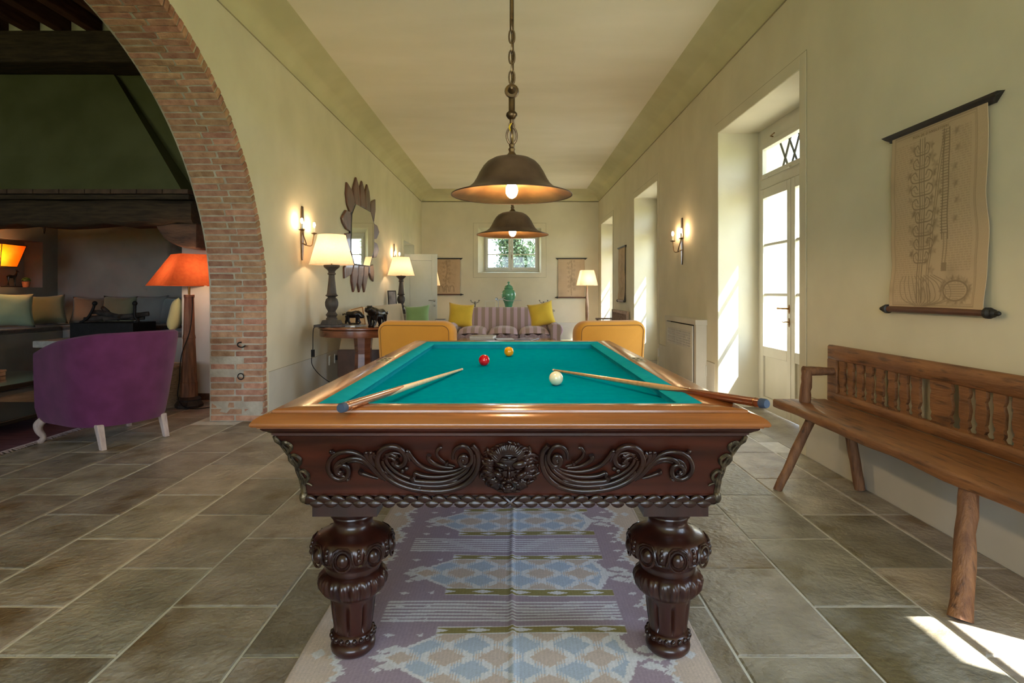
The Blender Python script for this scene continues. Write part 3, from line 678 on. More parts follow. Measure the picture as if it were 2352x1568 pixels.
for lx, dx, o_ in ((-.07, -.04, .015), (-.06, .03, -.015), (.09, -.01, .015), (.10, .035, -.015)): sp([(lx, .19, o_), (lx + dx * .3, .10, o_), (lx + dx, .008, o_)], [.02, .010, .007])
b.build('body', m_bronze, d)
b = MB(); b.box(X0 - .05, X0 + .05, Y0 - .10, Y0 + .13, nz0, nz0 + .012); b.build('base', m_bronze, d, bevel=.003)
m_terra = mat('terracotta', S(140, 80, 50), S(160, 96, 60), rough=.85, scale=20, bump=.3); m_leaf = mat('small_leaves', S(70, 110, 40), S(96, 136, 58), rough=.6, scale=12)
t = thing('potted_plant', (-6.58, 8.06, nz0), 'tiny round green plant in a clay pot beside the deer', 'plant')
b = MB(); b.lathe([(.035, 0), (.048, .06), (.05, .075), (.044, .075), (.04, .06)], (-6.58, 8.06, nz0), 14); b.build('pot', m_terra, t)
b = MB()
for k in range(60):
    a = random.uniform(0, 6.28); e = random.uniform(.1, 1.5); b.ell((-6.58 + .042 * math.cos(a) * math.cos(e), 8.06 + .042 * math.sin(a) * math.cos(e), nz0 + .085 + .04 * math.sin(e)), (.014, .014, .009), 5, 4)
o = b.build('leaves', m_leaf, t); o['kind'] = 'stuff'
t = thing('hanging_chain', (-6.45, 8.2, 1.96), 'short dark chain hanging above the niche under the lintel', 'chain')
for k in range(7):
    b = MB(); z = 2.88 - .13 * k
    b.tube([(-6.45 + (.018 * math.cos(q) if k % 2 else 0), 8.2 + (0 if k % 2 else .018 * math.cos(q)), z + .08 * math.sin(q)) for q in np.linspace(0, 6.283, 13)[:-1]], .006, 5, closed=True); b.build('link', m_iron, t)

# purple tub chair ------------------------------------------------------
m_purple = mat('purple_velvet', S(92, 40, 74), S(106, 48, 86), rough=.9, scale=7, bump=.12, bscale=160, sheen=.2, spec=.15)
m_lime = mat('limed_wood', S(170, 148, 140), S(196, 176, 166), rough=.7, scale=10, stretch=(4, 4, .6), bump=.3)
tub = thing('tub_chair', (-3.33, 4.96, 0), 'purple velvet tub chair with limed wooden legs, back to the room', 'armchair', rz=math.atan2(.45, -.89) - math.pi / 2, world=False)
def plan(s, k):
    """s in -1..1 along the U; k grows the outline"""
    a = .39 * k; q = abs(s); sg = 1 if s >= 0 else -1
    if q < .6:
        th = q / .6 * math.pi / 2; return (sg * a * math.sin(th) ** .82, -.37 * k * math.cos(th) ** .82 - .0)
    return (sg * a, (q - .6) / .4 * .37)
def top_z(s): q = abs(s); return .905 - .02 * q - .16 * max(0, (q - .25) / .75) ** 1.5
NS = 44; loops = []
for i in range(NS + 1):
    s = -1 + 2 * i / NS; zt = top_z(s); l = []
    for (k, z) in ((.90, .17), (.93, .20), (.98, .35), (1.03, .55), (1.09, .78), (1.12, .95), (1.115, .985), (1.07, 1.0), (1.0, .99), (.95, .96), (.88, .7), (.84, .42), (.82, .17)):
        zz = .17 + (zt - .17) * ((z - .17) / .83); kk = k if k > .9 or z < .9 else k
        back = 1 - min(abs(s) / .8, 1) ** 2
        x, y = plan(s, 1 + (k - 1) * (1 - .8 * max(0, (abs(s) - .35) / .65)) if k > .93 else k); y -= .05 * back * (z - .17) / .83; l.append((x, y, zz))
    loops.append(l)
b = MB(); b.loops(loops); b.build('shell', m_purple, tub)
b = MB(); b.prism([plan(s, .84) for s in np.linspace(-1, 1, 31)], .17, .30, 'z'); b.build('seat_base', m_purple, tub, bevel=.01)
b = MB(); b.prism([plan(s, .82) for s in np.linspace(-1, 1, 31)] , .30, .44, 'z'); b.build('seat_cushion', m_purple, tub, bevel=.03, seg=3)
for sx_ in (-1, 1):
    b = MB(); b.loops([[(sx_ * (.25 + i * q[0]), -.26 + j * q[0] - q[1], q[2]) for i, j in ((-1, -1), (1, -1), (1, 1), (-1, 1))] for q in ((.019, .06, 0), (.022, .03, .1), (.026, 0, .19))]); b.build('leg', m_lime, tub, bevel=.003)
    b = MB(); b.tube(spline([(sx_ * .345, .33, .19), (sx_ * .365, .36, .15), (sx_ * .36, .365, .10), (sx_ * .338, .347, .05), (sx_ * .345, .365, .014), (sx_ * .352, .377, .0)], 4), np.interp(np.linspace(0, 1, 21), np.linspace(0, 1, 6), [.032, .036, .028, .021, .022, .025]), 12); b.build('leg', m_lime, tub)

# black lacquer coffee table, purple rug, book -------------------------------
m_lac = mat('black_lacquer', S(14, 12, 12), S(20, 17, 16), rough=.12, scale=3, coat=.6)
ct = thing('coffee_table', (-4.75, 5.0, 0), 'low black lacquered coffee table with a lower shelf on the purple rug', 'table')
for nm, z0, z1, q in (('tabletop', .41, .455, 0), ('shelf', .12, .16, .03)):
    b = MB(); b.box(-5.4 + q, -4.13 - q, 4.15 + q, 5.78 - q, z0, z1); b.build(nm, m_lac, ct, smooth=False, bevel=.006)
for x in (-5.34, -4.22):
    for y in (4.2, 5.68):
        b = MB(); b.box(x, x + .07, y, y + .07, .016, .41); b.build('leg', m_lac, ct, smooth=False, bevel=.004)
m_prug = mat('purple_rug_cloth', S(86, 48, 62), S(116, 72, 84), rough=.95, scale=60, stretch=(.05, 1.0, 1), bump=.5, bscale=90, ramp=(.42, .58))
pr = thing('woven_rug', (-5.0, 4.8, 0), 'purple ribbed rug with a pale fringe under the black coffee table', 'rug')
b = MB(); b.box(-6.1, -3.85, 3.2, 6.3, .001, .014); b.build('field', m_prug, pr, bevel=.004)
m_fr = mat('fringe_cotton', S(170, 150, 148), None, rough=.95)
b = MB()
for k in range(260):
    y = 3.2 + 3.1 * k / 260; q = random.uniform(-.008, .008); b.tube([(-3.855, y, .012), (-3.835, y + q, .014), (-3.81 + random.uniform(-.012, .006), y + q * 2, .004)], [.005, .006, .003], 4, cap=False)
o = b.build('fringe', m_fr, pr); o['kind'] = 'stuff'
m_pbox = mat('carved_box_wood', S(150, 112, 84), S(176, 138, 106), rough=.6, scale=9, bump=.4)
tx = thing('wooden_box', (-4.6, 5.3, .455), 'pale wooden box on the black coffee table at the picture edge', 'box')
b = MB(); b.box(-5.0, -4.625, 5.05, 5.44, .456, .49); b.build('body', m_pbox, tx, smooth=False, bevel=.004)
b = MB(); b.box(-5.005, -4.62, 5.045, 5.445, .492, .512); b.build('lid', m_pbox, tx, smooth=False, bevel=.005)

# tall wooden floor lamp with orange shade, wicker basket --------------------
m_owood = mat('red_oak_old', S(112, 70, 48), S(150, 100, 70), rough=.55, scale=7, stretch=(5, 5, .8), bump=.4)
m_blk = mat('ebonised_wood', S(34, 26, 22), S(56, 42, 34), rough=.4, scale=9, stretch=(3, 3, .6), bump=.3)
m_oshade = mat('orange_silk', S(196, 92, 52), S(206, 102, 58), rough=.7, scale=30, translucent=.5, spec=.1)
fx, fy = -3.44, 6.33
fl = thing('floor_lamp', (fx, fy, 0), 'tall carved wooden floor lamp with a wide orange shade beside the brick pillar', 'lamp')
def octo(r, z, x=fx, y=fy, rot=R(22.5)): return [(x + r * math.cos(rot + i * math.pi / 4), y + r * math.sin(rot + i * math.pi / 4), z) for i in range(8)]
b = MB(); b.loops([octo(.135, 0), octo(.14, .03), octo(.11, .075), octo(.12, .085), octo(.10, .11)]); b.build('base', m_blk, fl, smooth=False, bevel=.004)
b = MB(); b.loops([octo(.084, .11), octo(.083, .26), octo(.078, .27), octo(.074, .35), octo(.068, .5), octo(.060, .72), octo(.064, .73), octo(.060, .755), octo(.056, .77), octo(.047, 1.15), octo(.052, 1.165), octo(.052, 1.19)])
b.build('pole', m_owood, fl, smooth=False, bevel=.003)
b = MB(); b.tube([(fx, fy, 1.19), (fx, fy, 1.27)], .012); b.build('socket', m_brass, fl)
def square_shade(x, y, r0, z0, r1, z1, rot, m, parent, thick=0):
    b = MB(); L = []
    for k in range(9):
        t = k / 8; r = r0 + (r1 - r0) * t; z = z0 + (z1 - z0) * t; l = []
        for i in range(4):
            for j in range(5):
                q = j / 5; a0, a1 = rot + i * math.pi / 2, rot + (i + 1) * math.pi / 2
                bow = 1 + .035 * 4 * q * (1 - q) * 0
                l.append((x + r * bow * ((1 - q) * math.cos(a0) + q * math.cos(a1)), y + r * bow * ((1 - q) * math.sin(a0) + q * math.sin(a1)), z))
        L.append(l)
    b.loops(L, False, False); return b.build('shade', m, parent, smooth=False)
square_shade(fx, fy, .44, 1.283, .185, 1.615, R(-84), m_oshade, fl)
bulb((fx, fy, 1.37), (.035, .035, .05), 2.3, (1, .68, .42), fl)
b = MB(); b.tube(spline([(fx + .05, fy - .03, 1.17), (fx + .055, fy - .045, 1.0), (fx + .04, fy - .065, .8), (fx - .04, fy - .075, .55), (fx - .075, fy - .05, .3), (fx - .07, fy - .08, .1), (fx + .1, fy - .16, .012), (fx + .35, fy + .1, .006), (fx + .6, fy + .3, .006)], 5), .0045, 6); b.build('cord', m_soot, fl)
m_wick = mat('wicker', S(120, 98, 76), S(158, 132, 104), rough=.8, scale=30, stretch=(1, 1, 6), bump=1, bscale=60)
bk = thing('wicker_basket', (-3.72, 6.42, 0), 'round wicker log basket behind the purple chair beside the floor lamp', 'basket')
b = MB(); b.lathe([(.17, 0)] + [(.17 + .045 * math.sin(i / 16 * 2.2) + (.004 if i % 2 else 0), .02 + .4 * i / 16) for i in range(17)] + [(.20, .42), (.19, .40), (.16, .05)], (-3.70, 6.42, 0), 28, cap1=True); b.build('body', m_wick, bk)
b = MB(); b.tube([(-3.70 + .21 * math.cos(q), 6.42 + .21 * math.sin(q), .425) for q in np.linspace(0, 6.283, 29)[:-1]], .014, 8, closed=True); b.build('rim', m_wick, bk)
# ================================================================== THE BILLIARD TABLE
TX, TW, TY0, TY1 = -.011, .788, 1.80, 4.58
RZ, BZ = .848, .80
m_rail = mat('honey_walnut', S(130, 74, 36), S(164, 100, 50), rough=.2, scale=3.2, stretch=(.5, 7, 7), coat=.35, detail=8, bump=.04, bscale=60, wear=(S(124, 72, 34), 5, .62))
m_rail2 = mat('honey_walnut_side', S(130, 74, 36), S(164, 100, 50), rough=.22, scale=3.2, stretch=(7, .5, 7), coat=.35, detail=8, bump=.04, bscale=60, wear=(S(124, 72, 34), 5, .62))
m_mah = mat('dark_mahogany', S(46, 20, 13), S(74, 32, 20), rough=.36, scale=2.6, stretch=(.7, 1, 8), coat=.12, spec=.35, detail=8, bump=.05, bscale=50)
m_leg = mat('leg_mahogany', S(36, 16, 11), S(58, 26, 17), rough=.3, scale=3, stretch=(3, 3, .8), coat=.25, detail=8, bump=.05, bscale=50)
m_carve = mat('carved_mahogany', S(28, 14, 10), S(50, 25, 17), rough=.25, scale=9, coat=.15, spec=.45, bump=.1, bscale=60)
m_cloth = mat('teal_baize', S(0, 138, 160), S(0, 144, 166), rough=1, scale=20, bump=.1, bscale=400, spec=.0)
m_orn = mat('darkened_bronze', S(66, 58, 48), S(120, 106, 82), rough=.35, metal=.8, scale=40, ramp=(.4, .7), bump=.3)
m_cloth_lit = mat('teal_baize_lit', S(24, 150, 166), S(30, 156, 172), rough=1, scale=20, bump=.1, bscale=400, spec=0)  # same baize made lighter: window light painted into the cushion colour
bt = thing('billiard_table', (TX, (TY0 + TY1) / 2, 0), 'antique carved walnut billiard table with teal cloth and lion mask frieze', 'table')
def rect(i, z): return [(TX - TW + i, TY0 + i, z), (TX + TW - i, TY0 + i, z), (TX + TW - i, TY1 - i, z), (TX - TW + i, TY1 - i, z)]
# top rails: one mitred moulding run per side
prof = [(.158, .80), (.158, .846), (.155, RZ), (.056, RZ), (.0515, .8455), (.0505, .8405), (.0505, .8365), (.0465, .8355), (.0455, .838), (.043, .8385), (.034, .8365), (.022, .832), (.010, .825), (.003, .817), (0, .811), (.001, .806), (.006, .802), (.016, .8005), (.016, .797), (.024, .796), (.158, .796)]
for k in range(4):
    b = MB(); L = []
    for i, z in prof: q = rect(i, z); L.append([q[k], q[(k + 1) % 4]])
    A = [l[0] for l in L]; B = [l[1] for l in L]; b.loops([A, B]); b.build('rail', m_rail if k % 2 == 0 else m_rail2, bt)
def inset(z): t = (.764 - z) / .207; return .058 + .069 * (1 - max(1 - t, 0) ** 1.6)
crc = [(.15, .797), (.024, .797), (.024, .792), (.030, .786), (.038, .782), (.045, .777), (.0485, .775), (.0485, .7705), (.054, .770), (.054, .766), (.058, .764)] + [(inset(z), z) for z in np.linspace(.762, .562, 14)] + [(.124, .560), (.124, .557), (.13, .5560), (.16, .524)]
b = MB(); b.loops([rect(i, z) for i, z in crc]); b.build('carcass', m_mah, bt)
# baize bed and four sloping cushions
b = MB(); i = .19; b.box(TX - TW + i, TX + TW - i, TY0 + i, TY1 - i, .77, BZ); b.build('bed', m_cloth, bt, smooth=False)
for k in range(4):
    b = MB(); L = []
    for i, z in ((.156, .795), (.156, RZ - .001), (.164, RZ + .0005), (.213, .8365), (.217, .832), (.214, .827), (.20, .80), (.20, .795)):
        q = rect(i, z); L.append([q[k], q[(k + 1) % 4]])
    b.loops([[l[0] for l in L], [l[1] for l in L]]); b.build('cushion_rail', m_cloth_lit, bt)
# leaf moulding round the foot of the carcass: every leaf a piece
b = MB()
for r_ in (.018,):
    q = rect(.135, .541); b.tube([(p[0], p[1], p[2]) for p in q], r_, 10, closed=True)
b.build('foot_moulding', m_carve, bt)
def leaf_mesh(seed):
    b = MB(); r = random.Random(seed); L = []
    for t in np.linspace(0, 1, 9):
        w_ = .0165 * math.sin(min(t * 1.25 + .08, 1) * math.pi) ** .6 * (1 if t < .8 else (1.02 - t) / .22); h = .006 * math.sin(min(t + .1, 1) * math.pi) ** .5 + .0015
        L.append([(t * .064 - .032, -h * math.cos(a) if abs(a) < 1.6 else .002, w_ * math.sin(a)) for a in np.linspace(-1.57, 1.57, 7)])
    b.loops(L, closed=False); return b.mesh('leaf', m_carve)
lm = leaf_mesh(1)
def put(name, me, p, rz, parent, flip=1, rx=0, scale=1):
    o = bpy.data.objects.new(name, me); COL.objects.link(o); adopt(o, parent); o.location = p; o.rotation_euler = (rx, 0, rz); o.scale = (flip * scale, scale, scale); return o
n = 28
for side in range(2):
    yy = TY0 + .119
    for k in range(n):
        x = -.648 + 1.296 * (k + .5) / n
        for row in (0, 1):
            put('leaf', lm, (TX + x + (.012 if row else -.012) * (1 if x < 0 else -1), yy, .5475 - .013 * row), 0, bt, 1 if x < 0 else -1, R(10 - 20 * row), .92)
    break
for sd in (-1, 1):
    b = MB()
    for k in range(50):
        y = TY0 + .16 + (TY1 - TY0 - .32) * k / 50; b.ell((TX + sd * (TW - .119), y, .541), (.008, .026, .014), 6, 5)
    o = b.build('side_leaves', m_carve, bt); o['kind'] = 'stuff'
b = MB()
for sg in (-1, 1):
    b.tube([(TX - .02 * sg, TY0 + .114, .556), (TX, TY0 + .106, .541), (TX + .02 * sg, TY0 + .114, .526)], .005, 6)
b.build('ribbon_cross', m_carve, bt)
# carved scrolls on the near frieze
def FZ(u, v, out=.0):
    yy = TY0 + .1
    for _ in range(4):
        z = H - (v - VY) * yy / F; yy = TY0 + inset(min(max(z, .56), .764))
    return ((u - VX) * yy / F, yy - out, z)
def stroke(b, pts, r0, r1, rmid=None, lift=.006, off=0, n=10, flip=False, sc_=1.4):
    q = spline([(1230 + x / 4.8, 1000 + y / 4.8) for x, y in pts], 5); q = [np.array(p) for p in q]; m = len(q); out = []; rs = []
    for i, p in enumerate(q):
        t = q[min(i + 1, m - 1)] - q[max(i - 1, 0)]; t = t / (np.linalg.norm(t) + 1e-9); nn = np.array([-t[1], t[0]])
        e = i / (m - 1); taper = math.sin(math.pi * min(max(e, .0), 1)) ** .5
        p2 = p + nn * off * taper; u = p2[0] if not flip else 2 * 1172.0 - p2[0]
        rm = rmid if rmid is not None else (r0 + r1) / 2
        r = (r0 * (1 - e) ** 2 + 2 * e * (1 - e) * rm + r1 * e * e) * sc_
        out.append(FZ(u, p2[1], lift + r * .35)); rs.append(r)
    b.tube(out, rs, n)
S_main = [(228, 282), (208, 262), (205, 232), (228, 212), (262, 225), (275, 265), (250, 312), (195, 320), (148, 270), (142, 200), (180, 130), (245, 100), (315, 130), (348, 190), (350, 245)]
S_body = [(140, 95), (85, 160), (68, 240), (80, 340), (130, 440), (215, 520), (330, 570), (480, 595), (640, 592), (800, 570), (950, 520), (1070, 445), (1150, 350), (1178, 260), (1150, 170), (1080, 118), (990, 112), (910, 150), (870, 220), (880, 290), (935, 325), (990, 305), (1010, 265)]
S_b2 = [(118, 190), (110, 280), (150, 380), (235, 460), (350, 515), (490, 540), (640, 540), (790, 520), (930, 470), (1040, 395), (1105, 320), (1125, 260)]
S_b3 = [(150, 280), (200, 370), (300, 440), (430, 485), (560, 495), (680, 490), (770, 480), (800, 440)]
S_b4 = [(190, 330), (290, 395), (420, 430), (560, 440), (690, 425), (760, 400), (770, 440)]
S_b5 = [(240, 340), (340, 375), (470, 385), (600, 365), (720, 310), (790, 240), (840, 170), (865, 160)]
S_b6 = [(350, 345), (450, 335), (550, 300), (615, 245), (610, 205)]
S_b7 = [(330, 330), (420, 300), (500, 240), (530, 180), (500, 130), (470, 125)]
S_right = [(1085, 480), (1150, 420), (1225, 335), (1310, 240), (1420, 180), (1530, 168), (1630, 195), (1700, 265), (1715, 350), (1680, 425), (1600, 468), (1520, 450), (1490, 390), (1510, 330), (1570, 310), (1620, 345), (1618, 395), (1575, 410), (1560, 385)]
S_r2 = [(1120, 470), (1190, 400), (1270, 310), (1350, 250), (1440, 235), (1520, 255), (1560, 290), (1540, 320)]
S_r3 = [(1160, 440), (1230, 370), (1310, 300), (1400, 270), (1470, 275), (1500, 285)]
S_tips = [[(1170, 460), (1240, 440), (1310, 415), (1360, 395), (1350, 375)], [(1160, 340), (1215, 290), (1250, 230), (1245, 180)], [(1180, 340), (1240, 280), (1290, 215), (1300, 175)], [(1150, 300), (1195, 240), (1215, 200), (1190, 180)], [(1010, 480), (1060, 440), (1085, 400), (1105, 385)], [(960, 500), (1010, 470), (1050, 430), (1040, 410)], [(1090, 200), (1030, 190), (975, 215), (945, 205)], [(1060, 230), (1010, 240), (975, 275), (955, 260)], [(1120, 250), (1090, 235), (1080, 220)], [(1640, 185), (1670, 175), (1685, 160)], [(720, 590), (735, 560), (700, 560)], [(1480, 440), (1500, 470), (1495, 478)], [(400, 300), (415, 290), (425, 280)], [(820, 270), (845, 200), (860, 160)]]
for flip in (False, True):
    b = MB(); k = .0010 * 1.0
    stroke(b, S_main, .007, .004, .007, .010, flip=flip)
    stroke(b, S_body, .0065, .006, .0085, .008, flip=flip)
    stroke(b, S_body[3:19], .003, .003, .006, .010, off=-22, flip=flip)
    stroke(b, S_b2, .004, .004, .0085, .009, flip=flip); stroke(b, S_b3, .003, .007, .008, .011, flip=flip); stroke(b, S_b4, .003, .005, .007, .010, flip=flip)
    stroke(b, S_b5, .003, .005, .007, .008, flip=flip); stroke(b, S_b6, .003, .006, .006, .008, flip=flip); stroke(b, S_b7, .003, .004, .005, .006, flip=flip)
    b.build('acanthus_scroll', m_carve, bt)
    b = MB(); stroke(b, S_right, .004, .006, .0075, .009, flip=flip); stroke(b, S_right[2:12], .002, .004, .006, .011, off=18, flip=flip); stroke(b, S_r2, .003, .005, .008, .010, flip=flip); stroke(b, S_r3, .003, .004, .006, .008, flip=flip)
    b.build('scroll_branch', m_carve, bt)
    b = MB()
    for q in S_tips: stroke(b, q, .003, .0065, .006, .009, flip=flip)
    for (x, y, r_) in ((232, 265, .011), (1585, 390, .009), (860, 350, .008), (900, 375, .008), (420, 300, .007), (1300, 180, .007), (1250, 178, .007), (1360, 390, .007), (785, 470, .008), (1688, 165, .006)):
        u = 1230 + x / 4.8; u = 2 * 1172 - u if flip else u; b.ell(FZ(u, 1000 + y / 4.8, .012), (r_, r_ * .8, r_), 8, 6)
    o = b.build('leaf_tips', m_carve, bt); o['kind'] = 'stuff'
# lion mask
def LF(x, y, out): return FZ(1080 + x / 10.456, 990 + y / 10.456, out)
PXM = .0014 / 10.456                              # metres per crop pixel at the frieze
b = MB()
def le(x, y, rx, ry, out, ro, rot=0, n=12, m=9): b.ell(LF(x, y, out), (rx * PXM, ro, ry * PXM), n, m, Matrix.Rotation(R(rot), 3, 'Y') if rot else None)
le(935, 640, 420, 330, .0, .034, n=20, m=14); le(935, 900, 380, 420, .0, .030, n=20, m=14)
le(770, 735, 170, 80, .026, .016, 18); le(1180, 720, 210, 120, .026, .020, -12)
le(850, 600, 140, 40, .028, .012, 10); le(1060, 590, 150, 40, .028, .012, -14); le(930, 520, 260, 60, .022, .014)
le(935, 800, 40, 70, .032, .012); le(935, 950, 55, 150, .030, .022); le(930, 1055, 95, 60, .034, .022); le(850, 1050, 60, 45, .030, .016); le(1010, 1045, 60, 45, .030, .016)
le(680, 960, 150, 90, .020, .020, 25); le(1220, 970, 170, 90, .022, .022, -28)
le(720, 870, 62, 52, .022, .014); le(1135, 895, 62, 52, .022, .014)
le(715, 835, 100, 26, .030, .010, 12); le(1140, 855, 110, 26, .030, .010, -10); le(720, 915, 90, 20, .028, .009, -10); le(1135, 940, 95, 20, .028, .009, 12)
le(810, 1130, 110, 55, .028, .020, -30); le(1070, 1120, 120, 55, .028, .020, 30)
le(915, 1250, 120, 90, .022, .022); le(920, 1190, 70, 50, .026, .016); le(930, 1340, 130, 60, .014, .016)
b.build('lion_face', m_carve, bt)
b = MB(); m_mouth_shade = m_soot  # black lumps painting the shade inside the open mouth
for x, y, rx, ry, ro in ((745, 1180, 30, 90, .004), (1050, 1190, 34, 95, .004)): le(x, y, rx, ry, .034, ro, 20 if x < 900 else -20)
b.build('mouth_shade', m_mouth_shade, bt)
b = MB(); rr = random.Random(3)
for k in range(64):
    a = 2 * math.pi * k / 64 + rr.uniform(-.04, .04); inner = 1.0; ca, sa = math.cos(a), math.sin(a)
    if -.35 < ca < .35 and sa > .5: inner = 1.1
    p0 = (930 + 390 * ca * inner, 830 + 430 * sa * inner); ln = rr.uniform(.5, .9) * (1.0 if abs(sa) < .8 else .8)
    sw = rr.choice((-1, 1)) * rr.uniform(.10, .28); pts = []
    for t in np.linspace(0, 1, 7):
        aa = a + sw * math.sin(t * 3.6) * .8; rx, ry = 390 * (inner + ln * 1.15 * t), 430 * (inner + ln * .55 * t); pts.append(LF(930 + rx * math.cos(aa), min(830 + ry * math.sin(aa), 1440), .020 - .012 * t + .006 * math.sin(t * 6)))
    b.tube(pts, [.0055 + .0025 * math.sin(t * 3.1) if t < .9 else .003 for t in np.linspace(0, 1, 7)], 9)
for k in range(26):                               # forelock and whiskers
    a = math.pi * (1.12 + .76 * k / 26); pts = [LF(930 + 330 * q * math.cos(a + .06 * math.sin(5 * q + k)), 720 + 330 * q * math.sin(a + .06 * math.sin(5 * q + k)), .036 - .016 * (q - .75)) for q in np.linspace(.75, 1.35, 6)]; b.tube(pts, [.004, .006, .007, .006, .005, .003], 9)
for k in range(14):
    s = -1 if k < 7 else 1; j = k % 7; x0_, y0_ = 930 + s * (170 + 25 * j), 1120 + 10 * j; pts = [LF(x0_ + s * q * 130, y0_ + q * (260 - 22 * j), .026 - .014 * q) for q in np.linspace(0, 1, 5)]; b.tube(pts, [.004, .006, .006, .005, .002], 9)
b.build('lion_mane', m_carve, bt)
# bronze corner ornaments on the four corners
def corner(sx_, sy_):
    b = MB()
    def C(z, du, out):                            # on the corner edge at height z; du slides along the frieze, out leaves it
        i = inset(min(max(z, .555), .764)); x = TW - i + out * .7; y = (TY1 - TY0) / 2 - i + out * .7
        return (TX + sx_ * (x - du), (TY0 + TY1) / 2 + sy_ * y, z)
    def D(z, du, out):
        i = inset(min(max(z, .555), .764)); x = TW - i + out * .7; y = (TY1 - TY0) / 2 - i + out * .7
        return (TX + sx_ * x, (TY0 + TY1) / 2 + sy_ * (y - du), z)
    for E in (C, D):
        for base, hh in ((.745, .045), (.700, .055), (.645, .06)):
            sc = [(0, .0), (.012, .25), (.026, .5), (.030, .75), (.020, .95), (.008, .88), (.010, .7)]
            b.tube(spline([E(base - hh + hh * q, dx, .006) for dx, q in sc], 4), [.004 + .003 * math.sin(k / 24 * 3.1) for k in range(25)], 6)
            b.tube([E(base - hh * 1.05, .002, .006), E(base - hh * .6, .016, .009), E(base - hh * .15, .010, .008)], [.003, .006, .002], 6)
        b.tube(spline([E(.59 + .03 * q, .02 + .012 * math.cos(6.28 * q), .006) for q in np.linspace(0, 1, 7)], 3), .004, 8)
        b.tube([E(.57, .0, .004), E(.61, .006, .006), E(.66, .012, .007)], [.010, .007, .003], 6)
    b.tube([C(z, 0, .004 + .003 * math.sin(z * 160)) for z in np.linspace(.765, .56, 16)], [.006 + .0025 * math.sin(k * 1.3) for k in range(16)], 8)
    b.ell(C(.553, 0, .006), (.014, .014, .02), 10, 8)
    b.build('corner_ornament', m_orn, bt)
for q in ((-1, -1), (1, -1), (1, 1), (-1, 1)): corner(*q)
# turned and carved legs
LP = [(.0815, .486), (.0835, .481), (.083, .473), (.078, .468), (.073, .462), (.074, .458), (.068, .450), (.064, .438), (.066, .425), (.076, .413), (.092, .405), (.104, .401), (.108, .399), (.121, .394), (.131, .382), (.1355, .366), (.134, .348), (.125, .330), (.108, .314), (.096, .304), (.090, .299), (.088, .292), (.091, .284), (.088, .277), (.094, .2745), (.104, .2695), (.112, .260), (.1145, .246), (.111, .228), (.102, .212), (.089, .200), (.078, .194), (.0755, .190), (.0745, .180), (.0695, .13), (.0625, .078), (.0605, .073), (.064, .071), (.069, .066), (.069, .052), (.063, .047), (.059, .044), (.063, .041), (.0715, .034), (.074, .024), (.072, .013), (.064, .004), (.060, .0)]
def leg_fn(a, z):
    if .196 < z < .274:                            # acanthus gadroons
        w_ = math.sin((z - .196) / .078 * math.pi); return 1 - .10 * w_ + .13 * w_ * abs(math.sin(a * 9 + 10 * (z - .2))) ** .6 - .045 * w_ * max(0, math.cos(a * 36)) 
    if .31 < z < .392:
        w_ = math.sin((z - .31) / .082 * math.pi); return 1 - .085 * w_ * (max(0, math.cos(a * 8)) ** .5) - .05 * w_ * max(0, math.cos(a * 24)) ** 4 * (math.cos(a * 8) < .2)
    if .082 < z < .176: return 1 - .16 * max(0, math.cos(a * 8)) ** 6 
    return 1
fine = []
for (r0, z0), (r1, z1) in zip(LP, LP[1:]):
    k = 4 if abs(z0 - z1) > .03 else 1
    fine += [(r0 + (r1 - r0) * i / k, z0 + (z1 - z0) * i / k) for i in range(k)]
fine.append(LP[-1])
leg_me = None
boss_me = MB().ell((0, 0, 0), (.023, .023, .026), 12, 9).mesh('boss', m_carve); bead_me = MB().ell((0, 0, 0), (.0085, .0085, .010), 8, 6).mesh('bead', m_carve)
ring_b = MB(); ring_b.tube([(.029 * math.cos(q), 0, .033 * math.sin(q)) for q in np.linspace(0, 6.283, 17)[:-1]], .004, 6, closed=True); ring_me = ring_b.mesh('boss_ring', m_carve)
for sx_, sy_ in ((-1, -1), (1, -1), (1, 1), (-1, 1)):
    cx, cy = TX + sx_ * .533, (TY0 + TY1) / 2 + sy_ * ((TY1 - TY0) / 2 - .225)
    if leg_me is None:
        b = MB(); b.box(-.104, .104, -.104, .104, .486, .526); b.lathe(fine, (0, 0, 0), 176, leg_fn); leg_me = b.mesh('leg', m_leg)
    o = bpy.data.objects.new('leg', leg_me); COL.objects.link(o); o.location = (cx, cy, .004); adopt(o, bt)
    for k in range(8):
        a = R(45 * k + 22.5 * 0); p = (cx + .121 * math.cos(a), cy + .121 * math.sin(a), .357)
        q = put('boss', boss_me, (0, 0, 0), 0, o); q.matrix_parent_inverse = Matrix.Identity(4); q.location = (.121 * math.cos(a), .121 * math.sin(a), .353)
        q = put('boss_ring', ring_me, (0, 0, 0), a - math.pi / 2, o); q.matrix_parent_inverse = Matrix.Identity(4); q.location = (.131 * math.cos(a), .131 * math.sin(a), .352)
    for k in range(20):
        a = R(18 * k); q = put('bead', bead_me, (0, 0, 0), 0, o); q.matrix_parent_inverse = Matrix.Identity(4); q.location = (.0695 * math.cos(a), .0695 * math.sin(a), .059)
strap = MB()
def ring_r(z): return float(np.interp(-z, [-q[1] for q in LP], [q[0] for q in LP]))
